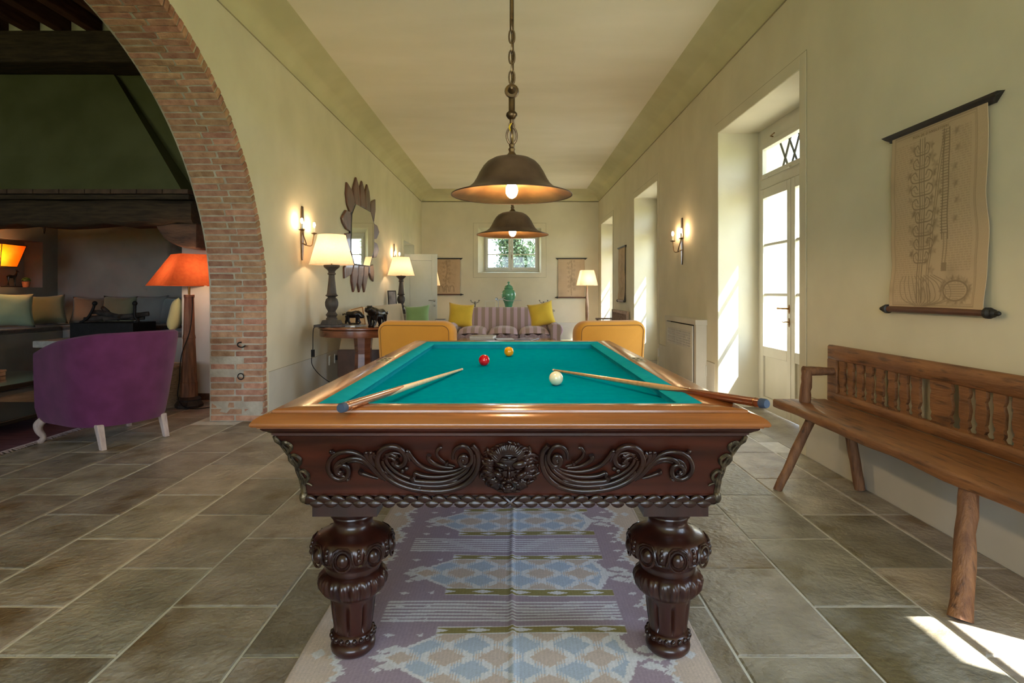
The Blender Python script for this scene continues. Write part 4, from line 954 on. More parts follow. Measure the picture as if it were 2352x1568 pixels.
for k in range(8):
    a = R(45 * k)
    pts = [(a + da, z) for da, z in ((-.39, .332), (-.29, .334), (-.25, .352), (-.21, .380), (-.12, .389), (.12, .389), (.21, .380), (.25, .352), (.29, .334), (.39, .332))]
    strap.tube([((ring_r(z) + .001) * math.cos(q), (ring_r(z) + .001) * math.sin(q), z) for q, z in pts], .0045, 6)
    for z, r_ in ((.352, .008), (.368, .007), (.381, .006)):
        q = a + .39; strap.ell((ring_r(z) * math.cos(q), ring_r(z) * math.sin(q), z), (r_, r_, r_ * 1.3), 8, 6)
strap_me = strap.mesh('strapwork', m_carve)
for o in [x for x in bpy.data.objects if x.parent == bt and x.data is not None and x.data == leg_me]:
    q = put('strapwork', strap_me, (0, 0, 0), 0, o); q.matrix_parent_inverse = Matrix.Identity(4); q['kind'] = 'stuff'
# engraved score plates let into the side rails
m_plateb = mat('score_plate', S(170, 160, 130), S(140, 130, 100), rough=.3, metal=.7, scale=30)
for sx_ in (-1, 1):
    b = MB(); x = TX + sx_ * (TW - .106); b.box(x - .03, x + .03, 3.14, 3.34, RZ - .002, RZ + .0012); pl = b.build('score_plate', m_plateb, bt, bevel=.001)
    b = MB()
    for dx, dy in ((-.012, 3.20), (.012, 3.20), (-.012, 3.28), (.012, 3.28)): b.box(x + dx - .007, x + dx + .007, dy - .012, dy + .012, RZ + .0010, RZ + .002)
    b.build('counter_slots', m_soot, pl)

# balls and cues ----------------------------------------------------------------
def ball(name, x, y, c, label):
    m = mat(name + '_resin', c, None, rough=.12, coat=.8); b = MB(); r = .0313; b.ell((0, 0, 0), (r, r, r), 32, 20); o = b.build('billiard_ball', m); o.location = (x, y, BZ + r + .0005); tag(o, label, 'ball', 'billiard balls on the teal cloth')
ball('white', .187, 2.64, S(236, 226, 190), 'ivory white billiard ball in front of the right cue tip')
ball('red', -.166, 3.35, S(204, 12, 28), 'red billiard ball beyond the left cue tip')
ball('yellow', -.031, 3.84, S(244, 160, 0), 'yellow billiard ball nearest the far cushion')
m_maple = mat('maple_shaft', S(222, 192, 148), S(232, 206, 166), rough=.25, scale=5, stretch=(1, 1, 8), coat=.6)
m_butt = mat('cue_butt_walnut', S(134, 70, 32), S(160, 88, 44), rough=.22, scale=6, stretch=(6, 6, .8), coat=.8)
m_butt2 = mat('cue_butt_mahogany', S(104, 50, 26), S(128, 64, 34), rough=.22, scale=6, stretch=(6, 6, .8), coat=.8)
m_tan = mat('ash_shaft', S(186, 140, 92), S(200, 156, 106), rough=.25, scale=5, stretch=(1, 1, 8), coat=.6)
m_rub = mat('blue_rubber', S(52, 66, 88), S(60, 74, 96), rough=.8, scale=40); m_ferr = mat('white_ferrule', S(232, 228, 216), None, rough=.4)
def cue(p0, p1, mb, ms, label, ringm=None):
    p0, p1 = Vector(p0), Vector(p1); d = (p1 - p0); Ln = d.length
    t = thing('billiard_cue', tuple(p0), label, 'cue', group='cues lying on the billiard table', world=False)
    t.rotation_mode = 'QUATERNION'; t.rotation_quaternion = d.to_track_quat('Z', 'Y')
    r = lambda s: .0152 + (.0058 - .0152) * s / Ln
    b = MB(); b.lathe([(.0125, -.012), (.0145, -.008), (.0152, 0), (.0152, .012)], n=20); b.build('bumper', m_rub, t)
    b = MB(); b.lathe([(r(s), s) for s in (.012, .05, .3, .5)] , n=20); b.build('butt', mb, t)
    b = MB(); b.lathe([(r(s) + .0003, s) for s in (.03, .034)], n=20, cap0=False, cap1=False); b.build('ring', m_brass, t)
    b = MB(); L = []                                # the shaft splices into the butt with two long points
    for k, s in enumerate((.5, .62, .8, 1.0, Ln - .02)): L.append((r(s), s))
    b.lathe(L, n=20); b.build('shaft', ms, t)
    for a0 in (0, math.pi):
        b = MB(); L = []
        for q in np.linspace(0, 1, 8):
            s = .33 + .172 * q; w_ = 1.35 * q
            L.append([((r(s) + .0006) * math.cos(a0 + e * w_ + R(35)), (r(s) + .0006) * math.sin(a0 + e * w_ + R(35)), s) for e in np.linspace(-1, 1, 9)])
        b.loops(L, False, False, closed=False); b.build('splice', ms, t)
    b = MB(); b.lathe([(r(Ln) + .0002, Ln - .02), (r(Ln), Ln - .004), (.004, Ln)], n=14); b.build('tip', m_ferr, t)
    return t
cue((-.515, 1.795, .8645), (-.271, 3.154, .8065), m_butt, m_maple, 'cue with pale maple shaft and walnut butt, pointing at the red ball')
cue((.773, 1.845, .868), (.205, 3.12, .8065), m_butt2, m_tan, 'darker cue with tan shaft lying across the right corner behind the white ball')

# kilim rug ------------------------------------------------------------------------
def kilim():
    x0, x1, y0, y1 = -.70, .655, 1.25, 5.3
    nx, ny = 300, 760
    X = np.linspace(x0, x1, nx)[:, None] * np.ones((1, ny)); Yv = np.concatenate([np.linspace(y0, 3.6, 620), np.linspace(3.62, y1, 140)]); Y = np.ones((nx, 1)) * Yv[None, :]
    jit = rng.uniform(-1, 1, (nx, 1)) * .0045 + rng.uniform(-1, 1, (nx, ny)) * .0018       # ikat-like ragged edges
    lin = lambda r, g, b_: np.array(S(r, g, b_)[:3])
    purple, peach, blue, white, olive, mauve = lin(178, 160, 176), lin(216, 198, 188), lin(192, 204, 222), lin(236, 235, 240), lin(158, 146, 96), lin(150, 124, 150)
    C = np.zeros((nx, ny, 3)); C[:] = purple
    def setm(mask, col): C[mask] = col
    yj = ((Y + jit - 2.11) % .59); yy = ((Y + .0025 * np.sin(X * 9 + Y * 3) - 2.11) % .59)
    xm = X + .02
    # purple field with little white diamonds
    dx = ((X + .035) % .115) - .0575; dyy = ((Y + jit) % .098) - .049
    setm((np.abs(dx) / .022 + np.abs(dyy) / .012 < 1) & (np.abs(X + .02) > .30), white)
    for cx_ in (-.40, .45):
        for q, p in ((0, .41), (.035, .455), (-.035, .455), (0, .50)):
            setm(np.abs(X - cx_ - q) / .042 + np.abs(yj - p) / .024 < 1, white * .93)
    # diamond panels with pointed left end
    half = .455
    pan = (yy > .325) & (yy < .59)
    e = np.abs(yy - .4575) / .1325
    lim = -.25 - .17 * (1 - e); limr = .33 + .10 * (1 - e) * .6
    inp = pan & (X + jit > lim) & (X - jit < limr)
    setm(pan & (X + jit > lim - .022) & (X - jit < limr + .03), white)
    setm(inp, peach)
    a = ((X + .055) / .17); bq = (yy + jit * .8 - .4575) / .132
    ga, gb = (a + bq), (a - bq); fa, fb = np.floor(ga + .5), np.floor(gb + .5)
    cell = (np.abs(ga - fa) < .43) & (np.abs(gb - fb) < .43)
    edge = (np.abs(ga - fa) > .37) | (np.abs(gb - fb) > .37)
    odd = ((fa + fb) % 2 == 1)
    setm(inp & odd, blue); setm(inp & edge & ((ga + gb) % .1 < .07), white); setm(inp & (~odd) & ~edge, peach)
    # olive bands
    for lo, hi in ((.0, .05), (.27, .325)):
        bd = (yy > lo) & (yy < hi) & (X > -.275) & (X < .405)
        setm(bd, olive); mid = (lo + hi) / 2; setm(bd & (np.abs(((X + .05) % .15) - .075) / .045 + np.abs(yy - mid) / .014 < 1), white)
        setm(bd & ((yy < lo + .006) | (yy > hi - .006)), white)
    # striped bands
    st = (yy > .085) & (yy < .24) & (X > -.485) & (X < .405)
    setm(st & ((yy - .085) % .0222 < .0125), white * .96)
    # peach borders with toothed white edge
    bw = .085 + .05 * np.abs(((Y + jit) % .21) / .105 - 1) + .018 * np.abs(((Y + jit) % .035) / .0175 - 1)
    for s, lim_ in ((-1, x0), (1, x1)):
        dd = (X - x0) if s < 0 else (x1 - X)
        setm((dd < bw + .022), white * .95); setm(dd < bw, peach)
        setm((dd < bw * .8) & (np.abs(dd - .06) / .025 + np.abs(((Y) % .21) - .105) / .03 < 1), white * .9)
        setm(dd < .010, peach * .85)
    C *= (1 + .05 * rng.standard_normal((nx, ny, 1)) + .05 * np.sin(X * 900)[:, :, None]).clip(.8, 1.2)
    # relief: centre fold, gentle ripples near the front
    fold = .007 * np.exp(-((X + .004 + .004 * np.sin(Y * 3)) / .010) ** 2)
    rip = .006 * np.exp(-((X - .12) / .35) ** 2) * np.sin((Y - .25 * X) * 13) * np.exp(-((Y - 2.25) / .28) ** 2) + .004 * np.sin(Y * 6 + X * 5) * (np.abs(X) < .6) * .4
    dist = np.minimum.reduce([np.hypot(X - TX - sx_ * .533, (Y - cy_) ) for sx_ in (-1, 1) for cy_ in (2.025, 4.355)])
    k = np.clip((dist - .08) / .12, 0, 1)
    Z = .004 + (fold + np.maximum(rip, -.003)) * k
    xw = X + .012 * np.sin(Y * 2.3) * np.clip((np.abs(X) - .35) / .3, 0, 1)
    pos = np.stack([xw, Y, Z], -1)
    m = mat('kilim_weave', S(128, 128, 128), None, rough=.95, bump=.35, bscale=260, attr='print', spec=.1)
    o = colour_grid('kilim_rug', m, pos, C, nx, ny)
    s = o.modifiers.new('thick', 'SOLIDIFY'); s.thickness = .004; s.offset = -1
    tag(o, 'lilac and peach kilim rug with blue diamonds under the billiard table', 'rug')
kilim()

# the two-shade hanging lamp ----------------------------------------------------------
m_abr = mat('bronzed_brass', S(88, 70, 52), S(128, 104, 76), rough=.3, metal=.9, scale=14, bump=.05)
m_shade = mat('patinated_bronze', S(92, 74, 62), S(124, 102, 86), rough=.42, metal=.85, scale=9, bump=.06, bscale=20)
m_shin = mat('shade_inside', S(112, 78, 46), S(156, 112, 66), rough=.35, metal=.8, scale=7, bump=.1, bscale=16)
pend = thing('billiard_pendant_lamp', (-.008, 3.2, ZT), 'bronzed hanging lamp with two bell shades on chains above the billiard table', 'lamp')
px = -.008; LY = (2.385, 4.015); zb = 2.01
b = MB(); b.tube([(px, LY[0] - .0, zb), (px, LY[1], zb)], .013, 12); b.build('bar', m_abr, pend)
for y, sg in ((LY[0], -1), (LY[1], 1)):
    b = MB(); b.lathe([(.014, 0), (.026, -.004), (.029, -.012), (.026, -.022), (.016, -.026), (.014, -.034), (.009, -.046), (.004, -.052)] if sg < 0 else [(.014, 0), (.026, .004), (.029, .012), (.026, .022), (.016, .026), (.009, .046), (.004, .052)], (px, y, zb), 18, axis='y'); b.build('finial', m_abr, pend)
    yc = y + .07 * -sg
    b = MB(); b.tube([(px, yc, zb + .28), (px, yc, ZT)], .0085, 10); b.lathe([(.05, ZT), (.045, ZT - .02), (.012, ZT - .035)], (px, yc, 0), 18); b.build('rod', m_abr, pend)
    zl = zb + .018; k = 0
    while zl < zb + .28:
        b = MB(); q = []
        for a in np.linspace(0, 6.283, 17)[:-1]:
            dx, dz = .0115 * math.copysign(abs(math.cos(a)) ** .7, math.cos(a)), .028 * math.sin(a); q.append((px + (dx if k % 2 else 0), yc + (0 if k % 2 else dx), zl + .024 + dz))
        b.tube(q, .0035, 6, closed=True); b.build('chain_link', m_abr, pend); zl += .042; k += 1
    z0 = 1.603
    b = MB(); b.lathe([(.0125, zb - .01), (.0125, 1.935), (.015, 1.932), (.022, 1.925), (.023, 1.915), (.016, 1.905), (.008, 1.90), (.008, 1.885)], (px, y, 0), 16); b.build('stem', m_abr, pend)
    b = MB(); b.tube([(px + .010 * math.cos(a), y, 1.879 + .012 * math.sin(a)) for a in np.linspace(0, 6.283, 15)[:-1]], .003, 6, closed=True); b.tube([(px + .020 * math.cos(a), y, 1.836 + .034 * math.sin(a)) for a in np.linspace(0, 6.283, 21)[:-1]], .0042, 6, closed=True); b.tube([(px, y + .020 * math.cos(a), 1.836 + .034 * math.sin(a)) for a in np.linspace(0, 6.283, 21)[:-1]], .0042, 6, closed=True); b.build('ring', m_abr, pend)
    b = MB(); b.lathe([(.008, 1.806), (.012, 1.80), (.009, 1.79), (.014, 1.783), (.011, 1.772), (.016, 1.764), (.022, 1.757), (.022, 1.752)], (px, y, 0), 16); b.build('gallery', m_abr, pend)
    b = MB(); b.tube(spline([(px - .002, y - .004, 1.885), (px - .009, y - .012, 1.865), (px + .002, y - .01, 1.84), (px + .002, y - .006, 1.806)], 5), .0032, 6); b.build('wire', mat('yellow_flex', S(214, 176, 30), None, rough=.5), pend)
    pr_ = [(.012, 1.755), (.040, 1.7525), (.073, 1.7445), (.097, 1.731), (.113, 1.714), (.128, 1.690), (.141, 1.664), (.154, 1.643), (.172, 1.627), (.196, 1.616), (.222, 1.608), (.240, 1.602)]
    b = MB(); b.lathe(pr_ + [(.242, 1.600), (.242, 1.597), (.239, 1.598)], (px, y, 0), 56, cap0=False, cap1=False); b.build('shade', m_shade, pend)
    b = MB(); b.lathe([(r_ - .003, z - .003) for r_, z in pr_[1:]] , (px, y, 0), 56, cap0=False, cap1=False); b.build('shade_lining', m_shin, pend)
    b = MB(); b.lathe([(.016, 1.752), (.018, 1.70), (.018, 1.685), (.012, 1.68)], (px, y, 0), 12); b.build('lamp_holder', m_abr, pend)
    bulb((px, y, 1.618), (.024, .024, .032), 6.5, (1, .72, .42), pend)
# ================================================================== BENCH BY THE RIGHT WALL
m_bench = mat('worn_pine', S(102, 63, 35), S(144, 96, 56), rough=.52, scale=3.5, stretch=(7, .9, 7), bump=.35, bscale=16, detail=10, coat=.1, ramp=(.28, .72), wear=(S(78, 48, 28), 5.5, .56))
m_pole = mat('bark_stripped_pole', S(98, 62, 38), S(140, 98, 64), rough=.65, scale=5, stretch=(6, 6, 1), bump=.6, bscale=24, wear=(S(60, 40, 28), 7, .60))
bn = thing('settle_bench', (1.9, 2.92, 0), 'long rustic wooden settle with flat cut-out balusters against the right wall', 'bench')
BZ0, BZ1 = .452, .502; by0, by1 = 2.03, 3.985
def plank(y0, y1, x0, x1, z0, z1, n=26, wob=.006, seed=0):
    r = random.Random(seed); b = MB(); L = []
    for i in range(n + 1):
        y = y0 + (y1 - y0) * i / n; w_ = wob * math.sin(i * .9 + seed) + r.uniform(-wob, wob) * .3; v_ = wob * .5 * math.sin(i * .6 + 2)
        L.append([(x0 + w_, y, z0 + .006 + v_), (x0 + .006 + w_, y, z0 + v_), (x1, y, z0 + v_ * .3), (x1, y, z1), (x0 + .008 + w_, y, z1), (x0 + w_, y, z1 - .008)])
    b.loops(L); return b
plank(by0, by1, 1.735, 2.075, BZ0, BZ1).build('seat', m_bench, bn)
XBk = 2.075
plank(by0, by1 - .03, XBk, XBk + .036, .502, .565, wob=.002, seed=2).build('lower_rail', m_bench, bn)
plank(by0, by1 - .03, XBk, XBk + .036, .775, .866, wob=.003, seed=3).build('top_rail', m_bench, bn)
plank(by1 - .135, by1 - .03, XBk + .002, XBk + .034, .50, .78, n=6, wob=.001).build('end_stile', m_bench, bn)
def baluster(yc, w_, wide=False):
    h0, h1 = .56, .78; prof = [(0, .44), (.03, .46), (.07, .36), (.10, .30), (.13, .38), (.16, .43), (.20, .40), (.24, .33), (.27, .31), (.31, .40), (.40, .47), (.5, .48), (.6, .45), (.68, .40), (.74, .36), (.78, .44), (.84, .48), (.92, .46), (1, .46)]
    b = MB()
    L = []
    for q, s in prof:
        hw = w_ * s if not wide else w_ * .5 * (.80 + .2 * (s - .3) / .18)
        z = h0 + (h1 - h0) * q; jy = .002 * math.sin(z * 90 + yc * 7)
        L.append([(XBk + .008, yc - hw + jy, z), (XBk + .024, yc - hw + jy, z), (XBk + .024, yc + hw + jy, z), (XBk + .008, yc + hw + jy, z)])
    b.loops(L); return b.build('baluster', m_bench, bn, smooth=False)
for yc in (3.795, 3.70, 3.60, 3.505, 3.405, 3.295, 3.195, 3.10): baluster(yc, .068)
baluster(2.916, .150, True)
for yc in (2.765, 2.665, 2.565, 2.465, 2.365, 2.265, 2.165): baluster(yc, .068)
def pole(p0, p1, r0, r1, name='leg', seed=0, m=m_pole):
    r = random.Random(seed); p0, p1 = Vector(p0), Vector(p1); b = MB(); q = [p0.lerp(p1, t) + Vector((r.uniform(-1, 1), r.uniform(-1, 1), 0)) * .003 for t in np.linspace(0, 1, 9)]
    q[0], q[-1] = p0, p1
    b.tube(q, [(r0 + (r1 - r0) * t) * r.uniform(.95, 1.06) for t in np.linspace(0, 1, 9)], 10); return b.build(name, m, bn)
pole((1.855, 3.70, .46), (1.612, 3.655, .0), .031, .027, seed=1); pole((2.06, 3.70, .46), (2.125, 3.665, .0), .034, .030, seed=2)
pole((1.80, 2.36, .46), (1.655, 2.215, .0), .033, .040, seed=3); pole((2.06, 2.25, .46), (2.13, 2.2, .0), .034, .032, seed=4)
pole((1.885, 3.87, .50), (1.895, 3.86, .71), .034, .032, 'arm_post', 5); pole((1.875, 3.865, .705), (2.10, 3.885, .698), .031, .024, 'arm_rest', 6)
pole((1.885, 2.145, .50), (1.895, 2.14, .71), .034, .032, 'arm_post', 7); pole((1.875, 2.14, .705), (2.10, 2.12, .698), .031, .024, 'arm_rest', 8)

# ================================================================== PRINTED WALL SCROLLS
m_ebony = mat('ebonised_moulding', S(20, 17, 16), S(30, 26, 24), rough=.5, scale=8)
m_roll = mat('brown_roller', S(78, 46, 32), S(98, 60, 42), rough=.4, scale=8, stretch=(6, 1, 6))
m_print = mat('printed_linen', S(128, 128, 128), None, rough=.9, bump=.12, bscale=120, attr='print', spec=.1)
def engraving(nu, nv, seed=0, kind=0):
    """A flat print: ruled genealogical text, a twining tree, a tall ladder and a cartouche. u across (0 = left), v down."""
    r = np.random.default_rng(seed)
    U = np.linspace(0, 1, nu)[:, None] * np.ones((1, nv)); V = np.ones((nu, 1)) * np.linspace(0, 1, nv)[None, :]
    paper = np.array(S(192, 168, 138)[:3]); ink = np.array(S(84, 70, 52)[:3]); asp = 1.41
    st = np.zeros((nu, nv))
    for _ in range(26):                           # foxing
        cx_, cy_, q = r.uniform(0, 1), r.uniform(0, 1) ** 1.5, r.uniform(.03, .16); st += r.uniform(-.06, .15) * np.exp(-((U - cx_) ** 2 + ((V - cy_) * asp) ** 2) / q ** 2)
    D = np.zeros((nu, nv))
    lines = (.5 + .5 * np.sin(V * 2 * math.pi * 78)) ** 3
    words = (np.sin(U * 260 + np.floor(V * 78) * 37.7) + np.sin(U * 141 + np.floor(V * 78) * 11.3) > -.6)
    text = ((U > .06) & (U < .34)) | ((U > .58) & (U < .86)); D += .26 * lines * words * text * (V > .06) * (V < .97) * (~((V > .80) & (U > .56)))
    def seg_(pts, th, a, soft=.8):
        nonlocal D
        q = spline([(x, y) for x, y in pts], 8)
        for (xa, ya), (xb, yb) in zip(q, q[1:]):
            x0_, x1_ = min(xa, xb) - .03, max(xa, xb) + .03; y0_, y1_ = min(ya, yb) - .025, max(ya, yb) + .025
            i0, i1 = max(int(x0_ * nu), 0), min(int(x1_ * nu) + 2, nu); j0, j1 = max(int(y0_ * nv), 0), min(int(y1_ * nv) + 2, nv)
            if i1 <= i0 or j1 <= j0: continue
            uu, vv = U[i0:i1, j0:j1], V[i0:i1, j0:j1] * asp; dx, dy = xb - xa, (yb - ya) * asp; L2 = dx * dx + dy * dy + 1e-12
            t = np.clip(((uu - xa) * dx + (vv - ya * asp) * dy) / L2, 0, 1); d = np.hypot(uu - xa - t * dx, vv - ya * asp - t * dy)
            D[i0:i1, j0:j1] = np.maximum(D[i0:i1, j0:j1], a * np.clip(1.5 - d / th, 0, 1))
    def leaf(x, y, s, a=.5):
        nonlocal D
        D = np.maximum(D, a * np.clip(1.6 - np.hypot((U - x) / s, (V - y) * asp / s) * (1 + .25 * np.sin(np.arctan2((V - y) * asp, U - x) * 5 + x * 90)), 0, 1) * (.7 + .3 * np.sin(U * 90 + V * 70)))
    th = .006
    if kind == 0:
        for x in (.335, .36, .385): seg_([(x - .02, .97), (x - .02 + .01, .80), (x - .005, .70), (x + .01, .55), (x + .01, .30), (x + .01, .06)], th * (1 if x != .36 else .6), .55)
        for k in range(9):                         # branches curling left and right off the trunk
            y = .10 + .075 * k; s = -1 if k % 2 else 1
            for s in (-1, 1):
                w_ = r.uniform(.07, .13); seg_([(.37, y + .05), (.37 + s * w_ * .8, y + .045), (.37 + s * w_, y + .01), (.37 + s * w_ * .6, y - .01), (.37 + s * w_ * .4, y + .015)], th * .8, .6)
                seg_([(.37, y + .035), (.37 + s * w_ * .6, y + .03), (.37 + s * w_ * .75, y + .008)], th * .5, .5)
                leaf(.37 + s * (w_ + .02), y + r.uniform(-.01, .01), r.uniform(.018, .03), .55)
        for o_ in (0, .022): seg_([(.44 + o_, .98), (.43 + o_, .82), (.455 + o_, .65), (.49 + o_, .5), (.52 + o_, .35), (.57 + o_, .16), (.60 + o_, .06)], th * .7, .55)
        for k in range(14): y = .22 + .052 * k; leaf(.56 - .19 * max(0, (y - .16)) + r.choice((-.035, .04)), y, r.uniform(.014, .024), .5)
        for x in (.600, .655): seg_([(x, .05), (x - .012, .45), (x - .022, .63)], th * .8, .7)
        for k in range(36): y = .055 + .0155 * k; x = .600 - .022 * y; seg_([(x - .02, y), (x + .052, y)], th * .55, .6)
        for x in (.598, .628): seg_([(x, .60), (x - .008, .78)], th * .7, .55)
        D = np.maximum(D, .5 * ((U > .585) & (U < .635) & (V > .755) & (V < .80)))
        for k in range(6): leaf(.72 + .02 * math.sin(k * 2), .08 + .09 * k, .022, .42)
        for k in range(11): seg_([(.30 + .012 * k, .99), (.16 + .05 * k, .95), (.13 + .052 * k, .87), (.16 + .035 * k, .82)], th * .6, .5)
        cx_, cy_ = .72, .905
        seg_([(cx_ + .12 * math.cos(a), cy_ + .052 * math.sin(a) * 1.0) for a in np.linspace(0, 6.28, 17)], th * 1.2, .6)
        for k in range(18): a = k * .35; leaf(cx_ + .135 * math.cos(a), cy_ + .062 * math.sin(a), .02, .5)
        D = np.maximum(D, .4 * (.5 + .5 * np.sin(V * 520)) * (np.hypot((U - cx_) / .10, (V - cy_) / .042) < 1))
    else:
        for k in range(30): y = .06 + .028 * k; leaf(.5 + .12 * math.sin(k * 1.7 + seed) * (1 if k % 2 else -1), y, r.uniform(.02, .05), .4)
        seg_([(.5, .95), (.48, .6), (.52, .3), (.5, .05)], .014, .45)
        if kind == 1:
            for k in range(40): leaf(r.uniform(.15, .85), r.uniform(.08, .7), .018, .3)
            for x in (.3, .5, .7): seg_([(x - .08, .93), (x - .06, .80), (x, .76), (x + .06, .80), (x + .08, .93)], .014, .5)
    bd = np.minimum(np.minimum(U - .045, .905 - U), np.minimum(V - .01, .985 - V)); D = np.maximum(D, .3 * (np.abs(bd) < .004)); D = np.maximum(D, .22 * (np.abs(bd - .012) < .003))
    D = np.clip(D, 0, .85)
    C = paper[None, None, :] * (1 - st.clip(-.1, .35))[:, :, None]; C = C * (1 - D[:, :, None]) + ink[None, None, :] * D[:, :, None]
    return C
def wall_scroll(label, origin, across, out, width, z_top, z_bot, nu, nv, seed, kind, bar=.07, title=None):
    """across: unit vector along the wall, from the reader's left to right; out: unit vector off the wall"""
    A, O, o0 = Vector(across), Vector(out), Vector(origin)
    t = thing('wall_scroll', tuple(o0 + Vector((0, 0, (z_top + z_bot) / 2))), label, 'wall hanging', group='printed wall scrolls')
    def pt(a, z, d): p = o0 + A * a + O * d; return (p.x, p.y, z)
    U = np.linspace(0, 1, nu)[:, None] * np.ones((1, nv)); V = np.ones((nu, 1)) * np.linspace(0, 1, nv)[None, :]
    off = .018 + .010 * np.sin(V * 9 + seed) * np.abs(U - .5) * 2 * V + .004 * np.sin(V * 23 + U * 4) * V + .010 * V
    a = U * width - width / 2 + .004 * np.sin(V * 14 + seed) * (U - .5) * 2; z = z_top + (z_bot - z_top) * V
    pos = np.stack([o0.x + A.x * a + O.x * off, o0.y + A.y * a + O.y * off, z], -1)
    cl = colour_grid('cloth', m_print, pos, engraving(nu, nv, seed, kind), nu, nv, t); s = cl.modifiers.new('thick', 'SOLIDIFY'); s.thickness = .0015
    hw = width / 2 + bar
    b = MB(); pr_ = [(.0, -.012), (.016, -.012), (.020, .0), (.028, .010), (.036, .014), (.038, .026), (.0, .030)]
    b.loops([[pt(sg * (hw - (.045 if zz < .005 else .018 if zz < .02 else 0)), z_top + zz, d) for d, zz in pr_] for sg in (-1, 1)]); b.build('top_moulding', m_ebony, t, smooth=False)
    b = MB(); zc = z_bot - .012; b.tube([pt(-width / 2 - .01, zc, .034), pt(width / 2 + .01, zc, .034)], .017, 12); b.build('roller', m_roll, t)
    for sg in (-1, 1):
        b = MB(); q = [(0, .018), (.004, .026), (.022, .026), (.030, .017), (.034, .014), (.044, .019), (.052, .014), (.056, .009), (.066, .012), (.076, .008), (.080, .002)]
        b.tube([pt(sg * (width / 2 + .005 + s_), zc, .034) for s_, _ in q], [r_ for _, r_ in q], 14); b.build('finial', m_ebony, t)
    if title:
        c = bpy.data.curves.new('title', 'FONT'); c.body = title; c.size = .020; c.align_x = 'CENTER'; c.space_character = 1.25; c.extrude = .0002
        f = bpy.data.objects.new('title', c); COL.objects.link(f)
        B = Vector((0, 0, 1)); M = Matrix((A, B, A.cross(B))).transposed().to_4x4(); M.translation = Vector(pt(-.045 * width, z_top - .042, .0215))
        dg = bpy.context.evaluated_depsgraph_get(); me = bpy.data.meshes.new_from_object(f.evaluated_get(dg)); bpy.data.objects.remove(f)
        o = bpy.data.objects.new('title', me); COL.objects.link(o); me.materials.clear(); me.materials.append(m_ink); adopt(o, t); o.matrix_basis = M
    return t
m_ink = mat('brown_ink', S(134, 114, 84), None, rough=.9)
wall_scroll('big printed scroll above the wooden settle on the right wall', (XR - .001, 3.05, 0), (0, -1, 0), (-1, 0, 0), .69, 2.075, 1.13, 231, 330, 5, 0, title="MON DE D'ANGLETERRE")
wall_scroll('narrow looking scroll between the two far door recesses on the right wall', (XR - .001, 11.9, 0), (0, -1, 0), (-1, 0, 0), .72, 2.10, 1.06, 60, 80, 11, 1)
wall_scroll('scroll on the end wall half hidden behind the open pale door', (-1.72, YE - .001, 0), (1, 0, 0), (0, -1, 0), .70, 2.07, 1.175, 100, 130, 17, 1)
wall_scroll('scroll on the end wall behind the square shaded floor lamp', (1.475, YE - .001, 0), (1, 0, 0), (0, -1, 0), .68, 2.07, 1.10, 100, 130, 23, 2)

# ================================================================== RADIATOR COVER
rc = thing('radiator_cover', (2.1, 7.38, 0), 'painted radiator cover with a pierced grille beside the sunny door recess', 'radiator cover')
xa = 2.05
b = MB(); b.box(xa - .015, XR - .001, 6.69, 8.07, .845, .905); b.box(xa - .003, XR - .001, 6.71, 6.79, 0, .845); b.box(xa - .003, XR - .001, 7.97, 8.05, 0, .845); b.build('case', m_dado, rc, smooth=False, bevel=.004)
b = MB(); b.box(xa - .02, xa - .005, 6.80, 7.96, .02, .565); b.box(xa - .02, xa - .005, 6.80, 7.96, .765, .832); b.box(xa - .02, xa - .005, 6.80, 6.87, .565, .765); b.box(xa - .02, xa - .005, 7.89, 7.96, .565, .765); b.build('front_panel', m_dado, rc, smooth=False, bevel=.002, seg=1)
b = MB()
for k in range(20):
    y = 6.885 + 1.0 * k / 19
    b.box(xa - .017, xa - .009, y - .009, y + .009, .565, .765)
for k in range(7): z = .575 + .18 * k / 6; b.box(xa - .0165, xa - .010, 6.87, 7.89, z - .006, z + .006)
b.build('grille', m_dado, rc, smooth=False)
b = MB(); b.box(xa + .04, XR - .002, 6.8, 7.96, .05, .84); b.build('radiator', m_soot, rc, smooth=False)

# ================================================================== ROUND PEDESTAL TABLE, LAMPS, STATUETTES
m_mahl = mat('polished_mahogany', S(92, 48, 28), S(128, 72, 42), rough=.22, scale=4, stretch=(1, 1, 5), coat=.6, bump=.05)
rx_, ry_, rr_ = -1.755, 6.97, .50
rt = thing('pedestal_table', (rx_, ry_, 0), 'round mahogany pedestal table against the left wall under the first lamp', 'table')
b = MB(); b.lathe([(.46, .795), (rr_ - .01, .795), (rr_ + .006, .805), (rr_ + .006, .818), (rr_ - .004, .826), (.0, .827)], (rx_, ry_, 0), 56); b.build('tabletop', m_mahl, rt)
b = MB(); b.lathe([(.44, .715), (rr_ - .015, .715), (rr_ - .012, .73), (rr_ - .012, .79), (.44, .795)], (rx_, ry_, 0), 56); b.build('apron', m_mahl, rt)
b = MB(); b.loops([[(rx_ + r_ * math.cos(a), ry_ + r_ * math.sin(a), z) for a in np.linspace(0, 6.283, 9)[:-1] + .39] for r_, z in ((.12, .716), (.11, .69), (.095, .5), (.105, .2), (.13, .16), (.14, .12))]); b.build('pedestal', m_mahl, rt, smooth=False)
b = MB(); b.loops([[(rx_ + r_ * math.cos(a), ry_ + r_ * math.sin(a), z) for a in np.linspace(0, 6.283, 5)[:-1] + .785] for r_, z in ((.40, .0), (.40, .04), (.33, .085), (.15, .12))]); b.build('plinth', m_mahl, rt, smooth=False, bevel=.006)
m_lin = mat('cream_lampshade', S(240, 214, 188), S(246, 222, 198), rough=.8, scale=60, translucent=.6, spec=.1)
